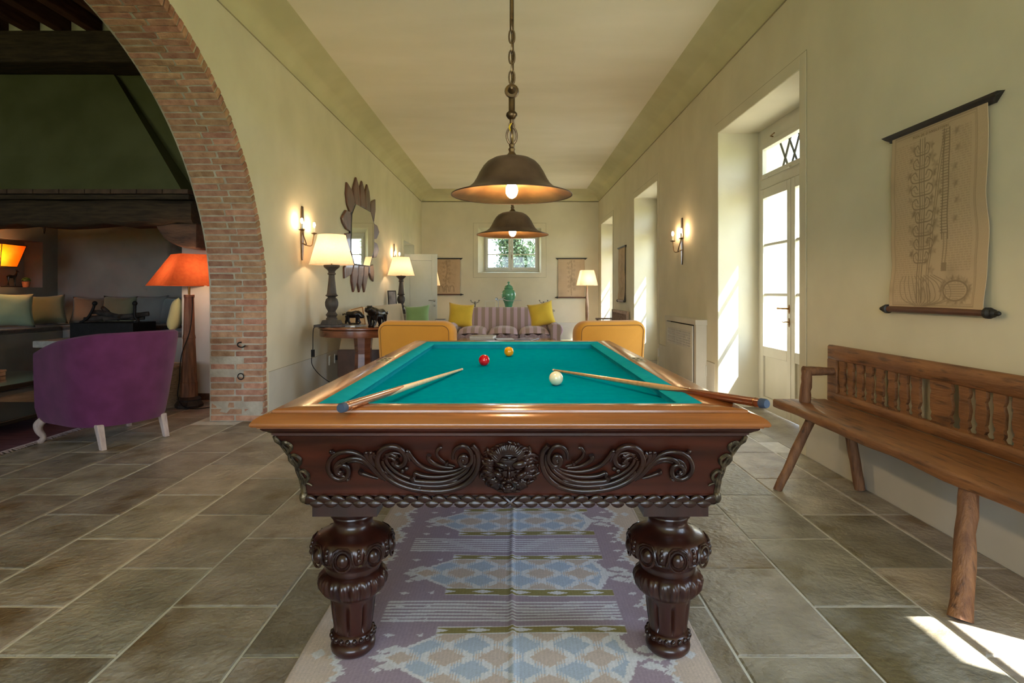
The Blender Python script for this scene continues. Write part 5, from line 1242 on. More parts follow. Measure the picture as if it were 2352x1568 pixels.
m_lwood = mat('dark_turned_wood', S(48, 42, 38), S(72, 62, 56), rough=.55, scale=8, stretch=(3, 3, .6), bump=.4)
def table_lamp(x, y, z, label, w_=1.9):
    t = thing('table_lamp', (x, y, z), label, 'lamp', group='turned wood table lamps', world=False)
    b = MB(); b.box(-.155, .155, -.155, .155, 0, .026); b.frustum((0, 0, .026), (.10, .10), (0, 0, .075), (.082, .082)); b.build('plinth', m_lwood, t, smooth=False, bevel=.004)
    prof = [(.07, .075), (.068, .10), (.055, .115), (.06, .13), (.072, .145), (.058, .165), (.045, .185), (.05, .20), (.066, .225), (.078, .26), (.080, .30), (.068, .34), (.045, .365), (.06, .375), (.078, .385), (.06, .40), (.056, .42), (.046, .52), (.038, .60), (.036, .64), (.05, .65), (.05, .662), (.04, .67), (.042, .69), (.06, .71), (.09, .735), (.096, .75), (.096, .765), (.03, .77)]
    k = .70 / .77
    b = MB(); b.lathe([(r_ * .92, zz * k) for r_, zz in prof], n=24); b.build('stem', m_lwood, t)
    b = MB(); b.tube([(0, 0, .69), (0, 0, .78)], .01); b.build('socket', m_brass, t)
    b = MB(); b.lathe([(.245, .70), (.225, .77), (.205, .84), (.185, .91), (.165, .98), (.154, 1.035)], n=40, cap0=False, cap1=False); b.build('shade', m_lin, t)
    bulb((0, 0, .84), (.03, .03, .045), w_, (1, .70, .42), t)
    return t
table_lamp(-2.06, 6.76, .8275, 'large turned wooden table lamp with cream shade on the round mahogany table')
b = MB(); q = Vector((-2.20, 6.62, .82))
for lm_ in [o for o in bpy.data.objects if o.name == 'table_lamp']:
    b = MB(); w0 = [(-.14, -.10, .006), (-.165, -.13, -.03), (-.17, -.13, -.25), (-.18, -.12, -.42), (-.12, .1, -.60), (-.05, .45, -.74), (-.09, .8, -.70), (-.14, 1.02, -.60), (-.255, 1.09, -.48)]
    b.tube(spline(w0, 5), .0045, 6); b.box(-.185, -.155, -.145, -.11, -.33, -.25); b.box(-.285, -.25, 1.075, 1.105, -.50, -.44); b.build('cord', m_soot, lm_)
m_wtab = mat('limed_side_table', S(150, 138, 118), S(170, 158, 138), rough=.6, scale=6)
sd = thing('side_table', (-2.0, 11.1, 0), 'small side table behind the beige sofa carrying the second lamp', 'table')
b = MB(); b.box(-2.34, -1.75, 10.75, 11.5, .79, .827); b.build('tabletop', m_wtab, sd, smooth=False, bevel=.005)
for x in (-2.31, -1.81):
    for y in (10.78, 11.44): b = MB(); b.box(x, x + .045, y, y + .045, 0, .79); b.build('leg', m_wtab, sd, smooth=False)
b = MB(); b.box(-2.31, -1.77, 10.78, 11.48, .70, .79); b.build('apron', m_wtab, sd, smooth=False)
table_lamp(-2.075, 11.0, .8275, 'second turned wooden table lamp with cream shade, behind the beige sofa')
m_photo = mat('dim_photograph', S(150, 146, 150), S(96, 92, 96), rough=.3, scale=9)
pf = thing('picture_frame', (-2.3, 10.85, .828), 'small dark picture frame leaning on the wall beside the second lamp', 'picture')
Mx = Matrix.Rotation(R(28), 3, 'Z') @ Matrix.Rotation(R(-14), 3, 'X')
def tilted(b_, c, M): b_.v = [tuple(Vector(c) + M @ Vector(p)) for p in b_.v]; return b_
b = MB(); b.box(-.08, .08, -.01, .01, 0, .43); tilted(b, (-2.19, 10.86, .83), Mx).build('frame', m_ebony, pf, smooth=False, bevel=.003)
b = MB(); b.box(-.062, .062, -.013, -.009, .02, .41); tilted(b, (-2.19, 10.86, .83), Mx).build('photograph', m_photo, pf, smooth=False)
# bronze animals
def beast(x, y, z, rz, k, label, head_low, base=False, name='animal_statuette', fat=1.3):
    t = thing(name, (x, y, z), label, 'statuette', rz=rz, group='black bronze animals', world=False)
    b = MB(); z0 = .014 if base else 0
    if base:
        b2 = MB(); b2.loops([[(.115 * k * q * math.cos(a) * (1 + .08 * math.sin(3 * a)), .06 * k * q * math.sin(a), zz) for a in np.linspace(0, 6.283, 19)[:-1]] for q, zz in ((1, 0), (.98, .008), (.8, .016), (.3, .022))]); b2.build('base', m_bronze, t)
    def T(pts, rs, n=10): b.tube(spline([(p[0] * k, p[1] * k, p[2] * k + z0) for p in pts], 4), np.interp(np.linspace(0, 1, (len(pts) - 1) * 4 + 1), np.linspace(0, 1, len(rs)), [r_ * k * fat for r_ in rs]), n)
    T([(-.10, 0, .115), (-.085, 0, .125), (-.03, 0, .122), (.04, 0, .13), (.075, 0, .135)], [.012, .034, .036, .042, .036])
    hz = .10 if head_low else .165
    T([(.06, 0, .14), (.095, 0, (.135 + hz) / 2 + .01), (.115, 0, hz)], [.036, .03, .026]); T([(.108, 0, hz + .004), (.135, 0, hz), (.158, 0, hz - .014)], [.026, .024, .013])
    for s in (-1, 1): b.ell((.108 * k, s * .019 * k, (hz + .026) * k + z0), (.006 * k, .009 * k, .012 * k), 6, 5)
    for lx, s, f in ((-.085, 1, .01), (-.08, -1, -.02), (.065, 1, .02), (.07, -1, -.012)):
        T([(lx, s * .022, .11), (lx - .004, s * .026, .06), (lx + f, s * .026, .018), (lx + f + .012, s * .026, .006)], [.026, .017, .012, .013], 8)
    T([(-.10, 0, .125), (-.135, 0, .135), (-.16, .01, .118), (-.165, .012, .14)], [.009, .007, .006, .004], 6)
    b.build('body', m_bronze, t); return t
beast(-1.53, 6.66, .8275, R(248), 1.2, 'large black bronze animal at the front of the round table', False)
beast(-1.925, 7.17, .8275, R(-8), .85, 'small black bronze animal with lowered head on a rocky base', True, True)
m_mag = mat('blue_grey_cover', S(120, 128, 140), S(150, 156, 164), rough=.4, scale=6); m_paper = mat('paper_white', S(226, 224, 216), S(216, 214, 204), rough=.8, scale=20)
mg = thing('magazine', (-1.9, 6.78, .8275), 'blue grey magazine lying on the round table beside the lamp', 'magazine')
b = MB(); b.box(-1.90, -1.72, 6.72, 6.96, .8278, .836); b.build('cover', m_mag, mg, smooth=False, bevel=.001)
mg = thing('small_box', (-1.78, 6.6, .8275), 'tiny white box beside the magazine on the round table', 'box')
b = MB(); b.box(-1.80, -1.755, 6.58, 6.63, .828, .845); b.build('body', m_paper, mg, smooth=False, bevel=.002)

# ================================================================== WALL SCONCES
m_flame = None
def sconce(x, y, side, label):
    t = thing('wall_sconce', (x, y, 1.86), label, 'sconce', group='twin candle wall sconces'); s = side
    def q(d, a, z): return (x + s * d, y + a, z)
    b = MB(); b.loops([[q(.004, -.012, 1.57), q(.016, -.012, 1.57), q(.016, .012, 1.57), q(.004, .012, 1.57)], [q(.004, -.05, 1.95), q(.016, -.05, 1.95), q(.016, .05, 1.95), q(.004, .05, 1.95)], [q(.004, -.022, 2.17), q(.016, -.022, 2.17), q(.016, .022, 2.17), q(.004, .022, 2.17)]]); b.build('backplate', m_abr, t, smooth=False, bevel=.002)
    for sg in (-1, 1):
        b = MB(); b.tube(spline([q(.016, sg * .01, 1.76), q(.06, sg * .03, 1.735), q(.085, sg * .09, 1.745), q(.08, sg * .15, 1.82), q(.075, sg * .20, 1.885)], 5), .006, 6); b.build('arm', m_abr, t)
        b = MB(); b.lathe([(.006, 1.875), (.032, 1.885), (.034, 1.892), (.012, 1.894), (.012, 1.90)], q(.075, sg * .20, 0), 14); b.build('drip_pan', m_abr, t)
        b = MB(); b.lathe([(.012, 1.894), (.012, 1.955)], q(.075, sg * .20, 0), 10); b.build('candle', m_paper, t)
        bulb(q(.075, sg * .20, 1.985), (.014, .014, .030), 1.3, (1, .68, .36), t)
    return t
sconce(XL, 6.64, 1, 'twin candle sconce on the left wall above the first table lamp')
sconce(XL, 11.75, 1, 'twin candle sconce on the left wall behind the second table lamp')
sconce(XR, 7.67, -1, 'twin candle sconce on the right wall above the radiator cover')

# ================================================================== SUNBURST MIRROR
m_pet = mat('red_brown_wood_petals', S(82, 50, 38), S(114, 72, 56), rough=.45, scale=7, stretch=(6, 3, .8), bump=.3, rnd=.15, coat=.2)
m_mir = mat('mirror_silver', S(236, 238, 232), None, rough=.015, metal=1)
mi = thing('sunburst_mirror', (XL, 9.28, 1.72), 'tall mirror framed by pointed reddish wooden petals on the left wall', 'mirror')
def W_(u, v, d=0):                                 # a point of the photograph on the plane just off the left wall
    x = XL + .05; y = -x * F / (VX - u); return (y, H - (v - VY) * y / F)
def MP(x, y): return W_(780 + x / 5.6, 400 + y / 5.6)
glass = [(225, 385), (412, 490), (455, 650), (452, 960), (400, 1180), (205, 1150), (165, 990), (178, 520)]
b = MB(); b.prism([MP(*q) for q in glass], XL + .028, XL + .036, 'x'); b.build('mirror_glass', m_mir, mi, smooth=False, bevel=.003)
b = MB(); cxm, cym = 310, 790; b.prism([MP(cxm + (q[0] - cxm) * 1.08, cym + (q[1] - cym) * 1.05) for q in glass], XL + .002, XL + .027, 'x'); b.build('backboard', m_ebony, mi, smooth=False)
petals = [[(118, 102), (180, 200), (212, 330), (215, 395), (180, 480), (160, 500), (125, 390), (108, 250)], [(235, 38), (268, 150), (280, 300), (285, 420), (225, 390), (205, 300), (198, 180)], [(308, 85), (335, 190), (348, 300), (352, 440), (290, 420), (283, 300), (285, 170)], [(374, 130), (400, 220), (412, 330), (412, 480), (355, 450), (350, 330), (352, 220)], [(478, 325), (480, 460), (460, 610), (440, 560), (415, 480), (418, 380), (440, 345)],
          [(105, 460), (160, 480), (170, 560), (165, 740), (110, 705), (70, 630), (52, 560)], [(455, 630), (500, 660), (528, 745), (495, 835), (455, 840)], [(100, 760), (160, 755), (162, 990), (120, 1010), (95, 920)], [(455, 865), (500, 890), (526, 975), (490, 1070), (450, 1075)], [(150, 1000), (190, 1060), (200, 1150), (170, 1290), (90, 1340), (85, 1200), (130, 1080)],
          [(203, 1160), (262, 1165), (260, 1260), (240, 1400), (203, 1515), (180, 1380), (180, 1260)], [(268, 1170), (330, 1175), (325, 1280), (305, 1410), (275, 1518), (255, 1400), (258, 1270)], [(335, 1175), (392, 1185), (388, 1290), (365, 1410), (340, 1518), (320, 1400), (326, 1280)], [(400, 1185), (450, 1160), (462, 1260), (455, 1380), (420, 1340), (398, 1270)]]
for k, p in enumerate(petals):
    b = MB(); q = [MP(*z) for z in p]; cy_ = sum(z[0] for z in q) / len(q); cz_ = sum(z[1] for z in q) / len(q)
    b.loops([[(XL + .004, y, z) for y, z in q], [(XL + .026, y, z) for y, z in q], [(XL + .034, cy_ + (y - cy_) * .86, cz_ + (z - cz_) * .93) for y, z in q]]); b.build('petal', m_pet, mi, smooth=False)

# ================================================================== SOFAS AND ARMCHAIRS
m_amber = fabric('amber_wool', S(214, 148, 56), 1.06); m_pipe = mat('brown_piping', S(146, 100, 46), None, rough=.8)
m_foot = mat('stained_beech', S(80, 52, 34), S(100, 66, 44), rough=.4, scale=8)
def rbox(name, m, parent, x0, x1, y0, y1, z0, z1, bev=.04, seg=4):
    b = MB(); b.box(x0, x1, y0, y1, z0, z1); return b.build(name, m, parent, bevel=bev, seg=seg)
def armchair(x, y, rz, w_, label):
    t = thing('armchair', (x, y, 0), label, 'armchair', rz=rz, group='amber armchairs facing the striped sofa', world=False)
    hw = w_ / 2
    b = MB(); L = []                               # back: rounded shoulders, leaning back, outside panel flush with a piped edge
    def outline(k, dz=0): 
        r = .13 - 1.3 * k; q = [(-hw + k, .14)]
        q += [(-hw + k + r - r * math.cos(a), .925 - k - r + r * math.sin(a)) for a in np.linspace(0, math.pi / 2, 8)]
        q += [(hw - k - r + r * math.sin(a), .925 - k - r + r * math.cos(a)) for a in np.linspace(0, math.pi / 2, 8)]
        return q + [(hw - k, .14)]
    for y_, k in ((.0, .045), (.012, .02), (.045, .004), (.09, 0), (.15, .006), (.19, .03), (.20, .06)):
        L.append([(px_ * (1 - .05 * (1 - pz / .9)), y_ - .10 * (pz - .3), pz) for px_, pz in outline(k)])
    b.loops(L); b.build('backrest', m_amber, t)
    b = MB(); b.tube([(px_ * (1 - .05 * (1 - pz / .9)), -.001 - .10 * (pz - .3), pz) for px_, pz in outline(.047)], .004, 6); b.build('piping', m_pipe, t)
    for s in (-1, 1): rbox('armrest', m_amber, t, min(s * hw, s * (hw - .15)), max(s * hw, s * (hw - .15)), .12, .80, .14, .58, .05)
    rbox('seat_base', m_amber, t, -hw + .14, hw - .14, .10, .78, .14, .30, .02); rbox('seat_cushion', m_amber, t, -hw + .155, hw - .155, .17, .82, .30, .44, .05)
    for sx_ in (-1, 1):
        for yy in (.06, .72): b = MB(); b.loops([[(sx_ * (hw - .09) + i * q[0], yy + j * q[0], q[1]) for i, j in ((-1, -1), (1, -1), (1, 1), (-1, 1))] for q in ((.018, 0), (.026, .15))]); b.build('leg', m_foot, t, smooth=False)
    return t
armchair(-1.0, 6.10, R(-11), .83, 'amber armchair with its back to the billiard table, near the round table')
armchair(1.0, 6.14, R(15), .78, 'amber armchair turned slightly, back to the billiard table, near the sunny windows')
# beige sofa along the left wall
m_beige = fabric('beige_velvet', S(188, 166, 130), 1.05)
so = thing('sofa', (-1.9, 8.9, 0), 'beige sofa with a tall straight back along the left wall', 'sofa')
b = MB(); b.prism([(-2.22, .40), (-1.80, .40), (-1.80, .46), (-1.90, 1.035), (-2.05, 1.0), (-2.10, .985)], 7.50, 10.12, 'y'); b.build('backrest', m_beige, so, bevel=.025, seg=3)
b = MB(); b.tube([(-1.905, 7.505, 1.03), (-2.045, 7.505, .995)], .006, 6); b.tube([(-1.90, 7.505, 1.03), (-1.81, 7.505, .5)], .006, 6); b.build('piping', m_pipe, so)
rbox('seat', m_beige, so, -2.2, -1.22, 7.50, 10.1, .30, .46, .05); rbox('armrest', m_beige, so, -2.15, -1.22, 10.1, 10.3, .16, .66, .05)
b = MB(); b.box(-2.2, -1.24, 7.455, 7.495, .16, .50); b.build('end_shade_panel', m_foot, so, smooth=False, bevel=.006)  # dark panel added to paint the shade under the round table
for x in (-2.1, -1.32):
    for y in (7.55, 10.15): b = MB(); b.box(x, x + .06, y, y + .06, 0, .31); b.build('leg', m_foot, so, smooth=False)
pillow((-1.60, 9.90, .60), .43, .40, .15, (-14, -6, -4), m_green, 'green velvet cushion at the far end of the beige sofa', None, 31)
sd2 = thing('drum_side_table', (-1.35, 11.2, 0), 'small round metal side table with books beside the open pale door', 'table')
m_zinc = mat('brushed_zinc', S(150, 150, 146), S(176, 176, 172), rough=.3, metal=.9, scale=8)
b = MB(); b.lathe([(.0, .655), (.20, .655), (.205, .66), (.205, .675), (.0, .677)], (-1.37, 11.2, 0), 32); b.build('tabletop', m_zinc, sd2)
for k in range(3): a = 2.1 * k + .4; b = MB(); b.tube([(-1.37 + .19 * math.cos(a), 11.2 + .19 * math.sin(a), .66), (-1.37 + .17 * math.cos(a), 11.2 + .17 * math.sin(a), 0)], .012, 8); b.build('leg', m_zinc, sd2)
b = MB(); b.lathe([(.0, .30), (.18, .30), (.18, .315), (.0, .315)], (-1.37, 11.2, 0), 28); b.build('shelf', m_zinc, sd2)
m_book1 = mat('dark_cover', S(40, 42, 50), S(60, 62, 70), rough=.5, scale=8)
def book(x0, x1, y0, y1, z0, z1, m, label, rot=0, group=None, cat='book', spine=True):
    t = thing('book', ((x0 + x1) / 2, (y0 + y1) / 2, z0), label, cat, rz=rot, group=group, world=False); hx, hy, h = (x1 - x0) / 2, (y1 - y0) / 2, z1 - z0
    b = MB(); b.box(-hx, hx, -hy, hy, .0005, .004); b.box(-hx, hx, -hy, hy, h - .004, h); b.box(-hx, -hx + .005, -hy, hy, .001, h - .001); b.build('cover', m, t, smooth=False)
    b = MB(); b.box(-hx + .005, hx - .006, -hy + .006, hy - .006, .004, h - .004); b.build('pages', m_paper, t, smooth=False); return t
book(-1.46, -1.28, 11.08, 11.32, .678, .715, m_book1, 'dark book lying on the small round metal table')
# striped sofa
def striped(name, axis_scale):
    m = bpy.data.materials.new(name); m.use_nodes = True; n = m.node_tree.nodes; L = m.node_tree.links; b = n['Principled BSDF']
    t = n.new('ShaderNodeTexCoord'); s = n.new('ShaderNodeSeparateXYZ'); L.new(t.outputs['Object'], s.inputs[0])
    a = n.new('ShaderNodeMath'); a.operation = 'MULTIPLY'; a.inputs[1].default_value = axis_scale; L.new(s.outputs['X'], a.inputs[0])
    f = n.new('ShaderNodeMath'); f.operation = 'FRACT'; L.new(a.outputs[0], f.inputs[0])
    r = n.new('ShaderNodeValToRGB'); r.color_ramp.interpolation = 'CONSTANT'; e = r.color_ramp.elements
    e[0].position = 0; e[0].color = S(196, 168, 172); e[1].position = .50; e[1].color = S(160, 138, 122)
    L.new(f.outputs[0], r.inputs[0]); L.new(r.outputs[0], b.inputs['Base Color']); b.inputs['Roughness'].default_value = .9; b.inputs['Sheen Weight'].default_value = .2; return m
m_str = striped('pink_taupe_stripes', 1 / .133)
ss = thing('sofa', (-.18, 10.9, 0), 'pink and taupe striped sofa facing the billiard table under the end window', 'sofa')
b = MB(); hw = 1.0; x0 = -.18
out = [(-.80, .2), (-.82, .80)] + [(-.82 + .05 - .05 * math.cos(a), .88 + .06 * math.sin(a)) for a in np.linspace(0, 1.57, 5)] + [(.77 + .05 * math.sin(a), .88 + .06 * math.cos(a)) for a in np.linspace(0, 1.57, 5)] + [(.82, .80), (.80, .2)]
b.loops([[(x0 + px_ * q, 11.02 + y_ + .12 * (pz - .4), pz if pz < .5 else pz - dz) for px_, pz in out] for y_, q, dz in ((0, .985, .012), (.02, 1, 0), (.15, 1, 0), (.18, .98, .02))]); b.build('backrest', m_str, ss)
rbox('seat_base', m_str, ss, x0 - .98, x0 + .98, 10.15, 11.1, .12, .42, .03)
for s in (-1, 1):
    b = MB(); q = [(.80, .12), (.80, .52)] + [(.91 + .11 * math.cos(a), .575 + .11 * math.sin(a)) for a in np.linspace(math.pi, -.6, 12)] + [(.98, .48), (.98, .12)]
    b.prism([(x0 + s * a, c) for a, c in q], 10.12, 11.1, 'y'); b.build('armrest', m_str, ss, bevel=.015)
m_frin = mat('pink_fringe', S(200, 176, 178), S(170, 146, 146), rough=.95, scale=60, stretch=(3, 1, .2))
for k in range(3):
    xc = x0 - .535 + .535 * k
    b = MB()
    for sg in (1, -1):
        b.grid(lambda a, c: (xc + (a * 2 - 1) * .262, 10.12 + c * .82, .475 + sg * (.02 + .095 * ((1 - (a * 2 - 1) ** 4) * (1 - (c * 2 - 1) ** 6)) ** .5) + (.03 * (1 - (a * 2 - 1) ** 2) if sg > 0 else 0)), 14, 14)
    cu = weld(b.build('seat_cushion', m_str, ss))
    b = MB()
    for j in range(46):
        xx = xc - .25 + .5 * j / 45; b.tube([(xx, 10.105, .50 + .015 * math.sin(j * .4)), (xx + .003 * math.sin(j), 10.095, .46), (xx + .005 * math.sin(j * 2.1), 10.10, .41)], .005, 4, cap=False)
    o = b.build('fringe', m_frin, cu); o['kind'] = 'stuff'
for x in (x0 - .92, x0 + .92):
    for y in (10.2, 11.0): b = MB(); b.box(x - .03, x + .03, y - .03, y + .03, 0, .125); b.build('leg', m_foot, ss, smooth=False)
G = 'yellow cushions on the striped sofa'
pillow((-.95, 10.72, .56), .46, .46, .16, (-17, 4, 5), m_yellow, 'yellow cushion at the door end of the striped sofa', G, 41)
pillow((.50, 10.74, .56), .46, .46, .16, (-18, -8, -12), m_yellow, 'yellow cushion tilted at the window end of the striped sofa', G, 42)

# low table with books in front of the striped sofa
lt = thing('low_table', (-.1, 9.0, 0), 'low wooden table with books between the amber chairs and the striped sofa', 'table')
b = MB(); b.box(-.85, .65, 8.2, 9.5, .45, .485); b.build('tabletop', m_mahl, lt, smooth=False, bevel=.005)
for x in (-.82, .55):
    for y in (8.25, 9.38): b = MB(); b.box(x, x + .07, y, y + .07, 0, .45); b.build('leg', m_mahl, lt, smooth=False)
b = MB(); b.box(-.8, .6, 8.24, 9.44, .36, .45); b.build('apron', m_mahl, lt, smooth=False)
m_bk = [mat('grey_white_cover', S(196, 196, 194), S(206, 206, 204), rough=.4), mat('beige_cover', S(178, 164, 142), S(188, 174, 152), rough=.5), mat('navy_cover', S(70, 84, 118), S(150, 160, 176), rough=.2, scale=5, coat=.5)]
G = 'books on the low table'
book(-.68, -.30, 9.1, 9.42, .486, .505, m_bk[0], 'pale grey book at the bottom of the small pile', R(4), G)
book(-.66, -.29, 9.1, 9.40, .506, .548, m_bk[1], 'thick beige book on top of the small pile', R(-8), G)
book(-.28, .00, 9.05, 9.40, .486, .498, m_bk[0], 'flat white book between the pile and the navy book', R(12), G)
book(.07, .34, 9.0, 9.42, .486, .504, m_bk[2], 'flat glossy navy book at the window end of the low table', R(-20), G)
book(-.42, .30, 8.4, 8.85, .486, .494, m_bk[0], 'large white magazine flat at the near edge of the low table', R(2), G)

# console behind the sofa with the green jar
cn = thing('console_table', (-.1, 11.85, 0), 'narrow console table behind the striped sofa', 'table')
b = MB(); b.box(-1.0, .80, 11.6, 12.05, .84, .875); b.build('tabletop', m_wtab, cn, smooth=False, bevel=.005)
for x in (-.97, .72):
    for y in (11.62, 11.97): b = MB(); b.box(x, x + .05, y, y + .05, 0, .84); b.build('leg', m_wtab, cn, smooth=False)
m_jar = mat('celadon_glaze', S(76, 140, 104), S(92, 156, 118), rough=.12, scale=5, coat=.8)
jr = thing('ginger_jar', (-.10, 11.82, .875), 'green glazed lidded jar on the console behind the striped sofa', 'jar')
b = MB(); b.lathe([(.072, .875), (.076, .885), (.072, .93), (.082, .99), (.112, 1.06), (.138, 1.12), (.145, 1.17), (.135, 1.22), (.11, 1.255), (.085, 1.275), (.08, 1.29), (.06, 1.29)], (-.10, 11.82, 0), 36); b.build('body', m_jar, jr)
b = MB(); b.lathe([(.092, 1.288), (.095, 1.296), (.083, 1.305), (.078, 1.33), (.06, 1.352), (.05, 1.358), (.03, 1.372), (.012, 1.378), (.012, 1.386), (.022, 1.395), (.026, 1.41), (.020, 1.425), (.006, 1.433)], (-.10, 11.82, 0), 32); b.build('lid', m_jar, jr)
m_pew = mat('dull_pewter', S(104, 98, 90), S(128, 122, 112), rough=.4, metal=.8, scale=20)
for x, lab in ((-.765, 'slim twin branched pewter candlestick at the door end of the console'), (.59, 'slim twin branched pewter candlestick at the window end of the console')):
    t = thing('candlestick', (x, 11.8, .875), lab, 'candlestick', group='twin branched candlesticks')
    b = MB(); b.lathe([(.05, .875), (.045, .885), (.014, .90), (.014, .95), (.022, 1.0), (.012, 1.02), (.016, 1.035)], (x, 11.8, 0), 16); b.build('stem', m_pew, t)
    for s in (-1, 1):
        b = MB(); b.tube(spline([(x, 11.8, 1.015), (x + s * .035, 11.8, 1.01), (x + s * .07, 11.8, 1.03), (x + s * .08, 11.8, 1.055)], 4), .006, 6); b.lathe([(.006, 1.05), (.016, 1.058), (.016, 1.066), (.008, 1.066)], (x + s * .08, 11.8, 0), 10); b.build('branch', m_pew, t)
m_clear = glass_mat('clear_crystal')
t = thing('crystal_branch', (-.3, 11.62, .876), 'clear crystal branch ornament beside the green jar', 'ornament')
m_cryst = mat('frosted_crystal', S(226, 230, 230), None, rough=.1, trans=.6)
b = MB(); b.lathe([(.035, .876), (.03, .884), (.007, .892), (.007, 1.06)], (-.30, 11.62, 0), 12); b.tube(spline([(-.33, 11.62, 1.08), (-.30, 11.62, 1.06), (-.22, 11.62, 1.09), (-.12, 11.62, 1.055), (.15, 11.62, 1.06)], 5), [.012] * 6 + [.009] * 10 + [.004] * 5, 8); b.ell((-.335, 11.62, 1.09), (.03, .02, .028)); b.tube(spline([(-.22, 11.62, 1.09), (-.19, 11.62, 1.12), (-.16, 11.62, 1.11)], 4), .006, 6); b.build('branch', m_cryst, t)
t = thing('wire_picture_stand', (-.46, 11.7, .876), 'thin pale wire stand on the console left of the crystal branch', 'stand')
b = MB(); b.tube([(-.56, 11.7, .88), (-.56, 11.7, 1.045), (-.36, 11.7, 1.045), (-.36, 11.7, .88)], .005, 6); b.build('wire', m_paper, t)
b = MB(); b.tube([(-.56, 11.7, .881), (-.36, 11.7, .881)], .005, 6); b.tube([(-.46, 11.7, .881), (-.46, 11.78, .881)], .005, 6); b.build('foot', m_paper, t)

# square shaded floor lamps in the two far corners
m_twist = mat('twisted_wood', S(150, 112, 84), S(176, 136, 104), rough=.5, scale=8, stretch=(4, 4, .7), bump=.3)
def corner_lamp(x, y, label, w_=2.0):
    t = thing('floor_lamp', (x, y, 0), label, 'lamp', group='square shaded floor lamps')
    b = MB(); b.lathe([(.15, 0), (.15, .02), (.05, .05), (.03, .06)], (x, y, 0), 20); b.build('base', m_twist, t)
    b = MB(); L = []
    for k in range(40):
        z = .05 + 1.28 * k / 39; r_ = .040 - .012 * k / 39; L.append([(x + r_ * (1 + .25 * math.cos(2 * a - z * 7)) * math.cos(a), y + r_ * (1 + .25 * math.cos(2 * a - z * 7)) * math.sin(a), z) for a in np.linspace(0, 6.283, 13)[:-1]])
    b.loops(L); b.build('pole', m_twist, t)
    b = MB(); b.tube([(x, y, 1.33), (x, y, 1.45)], .01); b.build('socket', m_brass, t)
    square_shade(x, y, .31, 1.385, .20, 1.75, R(50), m_lin, t)
    bulb((x, y, 1.52), (.03, .03, .045), w_, (1, .70, .40), t)
corner_lamp(1.765, 14.4, 'floor lamp with square cream shade in the far right corner of the room')
corner_lamp(-2.0, 14.4, 'floor lamp with cream shade mostly hidden behind the open pale door')

# far bench between the two last door recesses
m_wth = mat('weathered_grey_wood', S(140, 116, 98), S(166, 142, 122), rough=.7, scale=6, stretch=(6, 1, 6), bump=.3)
fb = thing('spindle_bench', (1.95, 11.8, 0), 'weathered bench with a spindled back below the narrow looking wall scroll', 'bench')
for nm, q in (('seat', (1.74, 2.13, 11.05, 12.75, .43, .47)), ('top_rail', (2.10, 2.13, 11.05, 12.75, .80, .86)), ('lower_rail', (2.10, 2.13, 11.05, 12.75, .60, .63))):
    b = MB(); b.box(*q); b.build(nm, m_wth, fb, smooth=False, bevel=.005)
for k in range(24): b = MB(); y = 11.12 + 1.58 * k / 23; b.tube([(2.115, y, .47), (2.115, y, .60), (2.115, y, .70), (2.115, y, .80)], [.010, .013, .010, .012], 6); b.build('spindle', m_wth, fb)
for y in (11.08, 12.69):
    for x in (1.76, 2.09): b = MB(); b.box(x, x + .04, y, y + .045, 0, .66 if x < 2 else .86); b.build('leg', m_wth, fb, smooth=False, bevel=.004)
    b = MB(); b.box(1.74, 2.12, y - .005, y + .05, .64, .675); b.build('arm_rest', m_wth, fb, smooth=False, bevel=.006)

# ================================================================== OUTSIDE
m_grass = mat('sunny_grass', S(140, 138, 74), S(162, 158, 92), rough=.95, scale=3, bump=.4, spec=.1)
m_gravel = mat('pale_gravel', S(164, 156, 134), S(178, 170, 150), rough=.95, scale=30, bump=.4, spec=.1)
b = MB(); b.add([(-40, YE + .7, -.15), (60, YE + .7, -.15), (60, 70, -.15), (-40, 70, -.15)], [(0, 1, 2, 3)]); b.add([(7.0, -40, -.15), (60, -40, -.15), (60, YE + .7, -.15), (7.0, YE + .7, -.15)], [(0, 1, 2, 3)]); b.add([(-40, -40, -.15), (7.0, -40, -.15), (7.0, YB - .5, -.15), (-40, YB - .5, -.15)], [(0, 1, 2, 3)])
g = b.build('ground', m_grass, smooth=False); struct(g)
b = MB(); b.add([(XO, YB - .5, -.14), (7.0, YB - .5, -.14), (7.0, YE + .7, -.14), (XO, YE + .7, -.14)], [(0, 1, 2, 3)]); struct(b.build('ground_terrace', m_gravel, smooth=False))
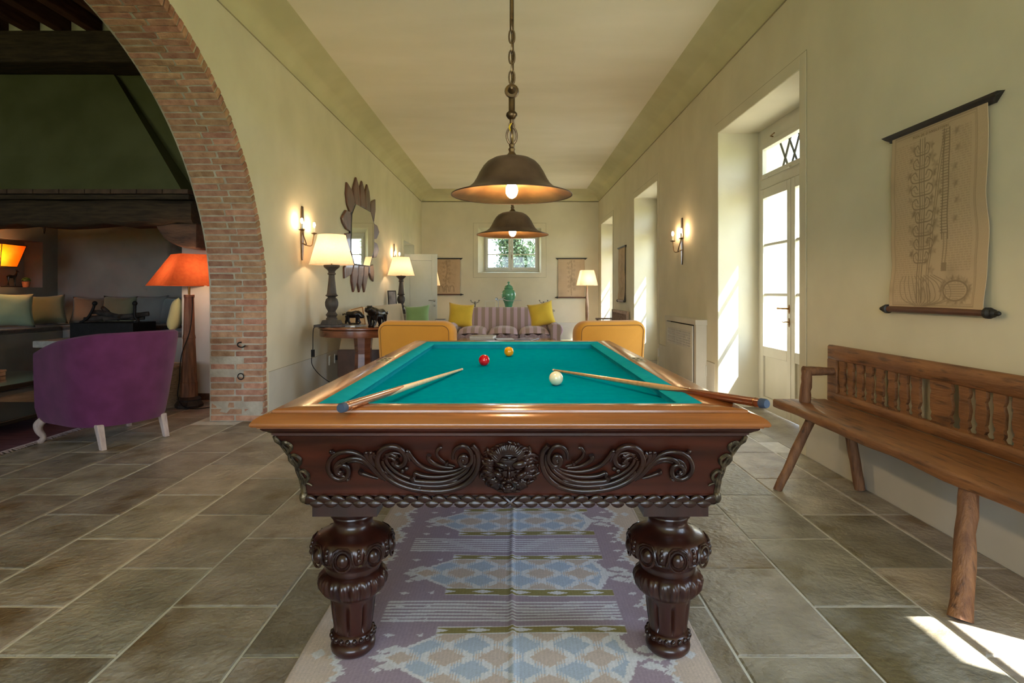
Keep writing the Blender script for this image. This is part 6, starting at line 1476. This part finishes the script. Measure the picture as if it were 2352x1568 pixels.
m_trunk = mat('tree_bark', S(96, 78, 60), S(120, 100, 80), rough=.9, scale=8, bump=.6)
m_fol = [mat('dark_foliage', S(40, 58, 38), S(64, 84, 56), rough=.7, scale=3, translucent=.3), mat('olive_foliage', S(80, 96, 64), S(112, 126, 90), rough=.7, scale=3, translucent=.3)]
def tree(x, y, h, rad, z0, m, n, label, name):
    t = thing(name, (x, y, -.15), label, 'tree')
    b = MB(); b.tube([(x, y, -.15), (x + .1, y, h * .3), (x, y + .1, h * .75)], [.16, .12, .05], 8); b.build('trunk', m_trunk, t)
    g_ = np.random.default_rng(int(abs(x) * 10) + 5); cl = g_.normal(0, 1, (40, 3)); cl /= np.linalg.norm(cl, axis=1)[:, None]; cl *= g_.uniform(.2, 1, (40, 1)) ** .5
    c = cl[g_.integers(0, 40, n)] * np.array([rad, rad, (h - z0) / 2]) + g_.normal(0, .22, (n, 3)) + np.array([x, y, (h + z0) / 2])
    d1 = g_.normal(0, 1, (n, 3)); d1 /= np.linalg.norm(d1, axis=1)[:, None]; d2 = np.cross(d1, g_.normal(0, 1, (n, 3))); d2 /= np.linalg.norm(d2, axis=1)[:, None]
    s = g_.uniform(.05, .10, (n, 1)); vs = np.stack([c - d1 * s, c + d2 * s * .45, c + d1 * s, c - d2 * s * .45], 1).reshape(-1, 3)
    b = MB(); b.v = [tuple(p) for p in vs]; b.f = [(4 * i, 4 * i + 1, 4 * i + 2, 4 * i + 3) for i in range(n)]
    me = bpy.data.meshes.new('foliage'); me.from_pydata(b.v, [], b.f); me.materials.append(m); o = bpy.data.objects.new('foliage', me); COL.objects.link(o); adopt(o, t); o['kind'] = 'stuff'
tree(.05, 24.5, 6.6, .62, .6, m_fol[0], 9000, 'dark leafy tree right outside the end window', 'leafy_tree')
tree(1.45, 27.5, 6.2, 1.0, .4, m_fol[1], 8000, 'pale olive tree beyond the dark one outside the end window', 'olive_tree')
tree(-6.5, 30, 5, 2.0, .2, m_fol[1], 3000, 'olive tree far left of the end window, seen in the mirror', 'olive_tree')
